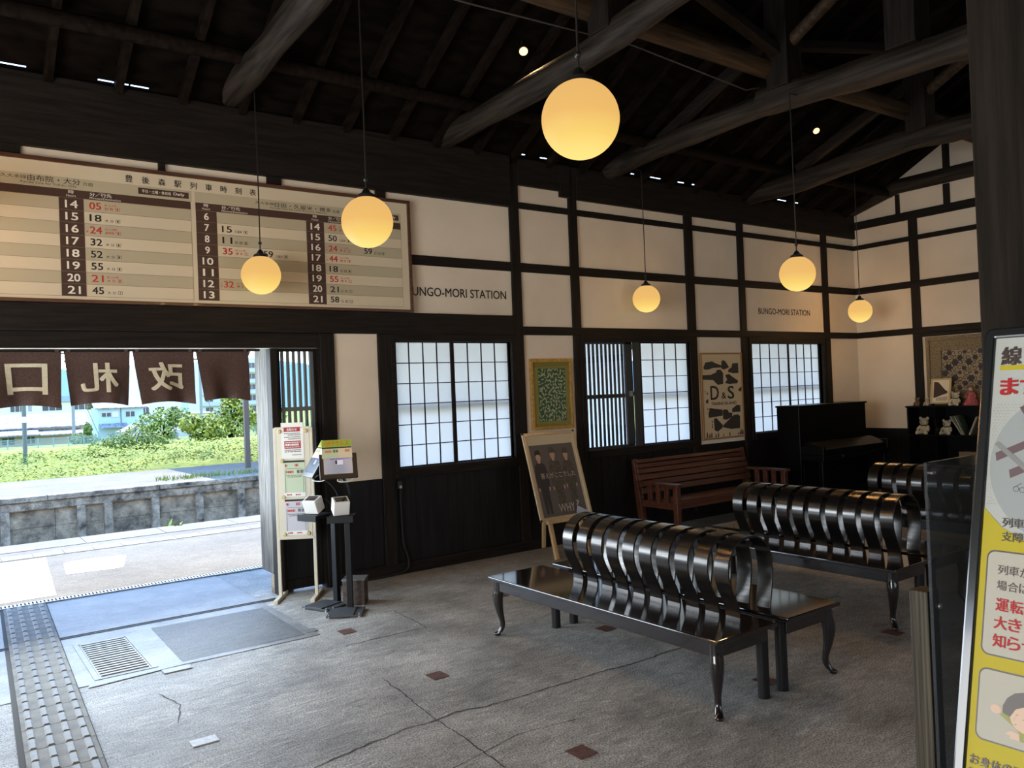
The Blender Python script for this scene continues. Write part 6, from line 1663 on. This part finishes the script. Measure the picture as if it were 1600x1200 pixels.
gable(h4, 15.7, 18.5, 79.5, 83, -0.72, 0.72, TILE, 0.3, 'y', 0.08)
obj('vent', MB().box(17.0, 17.2, 79.44, 79.5, -0.5, -0.35), HWIN, h4)
obj('lean_to_roof', MB().prism([(15.2, 77.6, -1.25), (15.2, 79.5, -0.95), (15.2, 79.5, -0.87), (15.2, 77.6, -1.17)], (2.0, 0, 0)), mat('rusty_sheet_roof', (0.26, 0.19, 0.15), 0.8), h4)
h5 = thing('shed', 'low brown shed with a rusty roof in front of the trees', 'shed', (17.7, 73.5, -1.75))
obj('wall', MB().box(16.8, 18.7, 72, 75, -1.75, -0.88), mat('brown_shed_wall', (0.20, 0.15, 0.11), 0.85), h5)
obj('roof', MB().prism([(16.5, 71.5, -0.88), (19.0, 71.5, -0.64), (19.0, 71.5, -0.57), (16.5, 71.5, -0.81)], (0, 4, 0)), mat('rusty_shed_roof', (0.30, 0.20, 0.16), 0.8), h5)
hwindow(h5, 17.1, 17.7, -1.55, -1.08, 72)
h6 = thing('house', 'white flat-roofed house between the two groups of trees', 'house', (26, 93, -2))
obj('wall', MB().box(24.2, 27.6, 91.5, 97, -2.4, 0.6), mat('bright_white_wall', (0.46, 0.46, 0.46), 0.8), h6)
obj('roof', MB().box(24.0, 27.8, 91.2, 97.3, 0.6, 0.75), HFR, h6)
hwindow(h6, 24.6, 25.4, -1.0, -0.2, 91.5)
h7 = thing('apartment_block', 'pale grey-blue apartment block with balconies far behind the trees', 'building', (60, 198, -3))
obj('wall', MB().box(53, 68, 195, 205, -4, 12), mat('pale_blue_grey_wall', (0.46, 0.56, 0.64), 0.85), h7)
for i in range(5):
    obj('balcony', MB().box(53.5, 67.5, 194, 195, -1.5 + i * 2.7, -0.6 + i * 2.7), mat('balcony_wall_%d' % i, (0.38, 0.42, 0.44), 0.85), h7)
    for a in (54.5, 58.0, 61.5, 65.0): hwindow(h7, a, a + 1.8, -0.5 + i * 2.7, 0.9 + i * 2.7, 195)
h8 = thing('apartment_block', 'white block seen through the gap between the second and third curtain panels', 'building', (34, 150, -3))
obj('wall', MB().box(30.5, 38, 150, 158, -3.5, 9.5), mat('white_block_wall', (0.6, 0.64, 0.68), 0.85), h8)
for i in range(3):
    for a in (31.2, 33.8, 36.2): hwindow(h8, a, a + 1.2, 0.2 + i * 2.8, 1.6 + i * 2.8, 150)
# pale fence at the far edge of the field
fe = thing('mesh_fence', 'pale teal mesh fence along the far edge of the field', 'fence', (12, 58, -1))
A0, A1 = Vector((1.0, 66.0, -1.25)), Vector((25.0, 50.5, -0.75))
n_ = 26
for i in range(n_ + 1):
    q = A0.lerp(A1, i / n_)
    obj('fence_post', MB().box(q.x - 0.03, q.x + 0.03, q.y - 0.03, q.y + 0.03, q.z, q.z + 0.75), mat('fence_post_teal', (0.22, 0.32, 0.31), 0.6) if i == 0 else MATS['fence_post_teal'], fe)
fmesh = MB()
for k in range(9):
    fmesh.beam(A0 + UP * (0.05 + k * 0.082), A1 + UP * (0.05 + k * 0.082), 0.012, 0.03)
obj('mesh_panel', fmesh, MATS['fence_post_teal'], fe)
tag(obj('orange_sign', MB().box(19.6, 20.6, 52.0, 52.06, -0.15, 0.35), mat('orange_board', (0.50, 0.16, 0.03), 0.6)), 'small orange board on the fence beside the door jamb', 'sign')
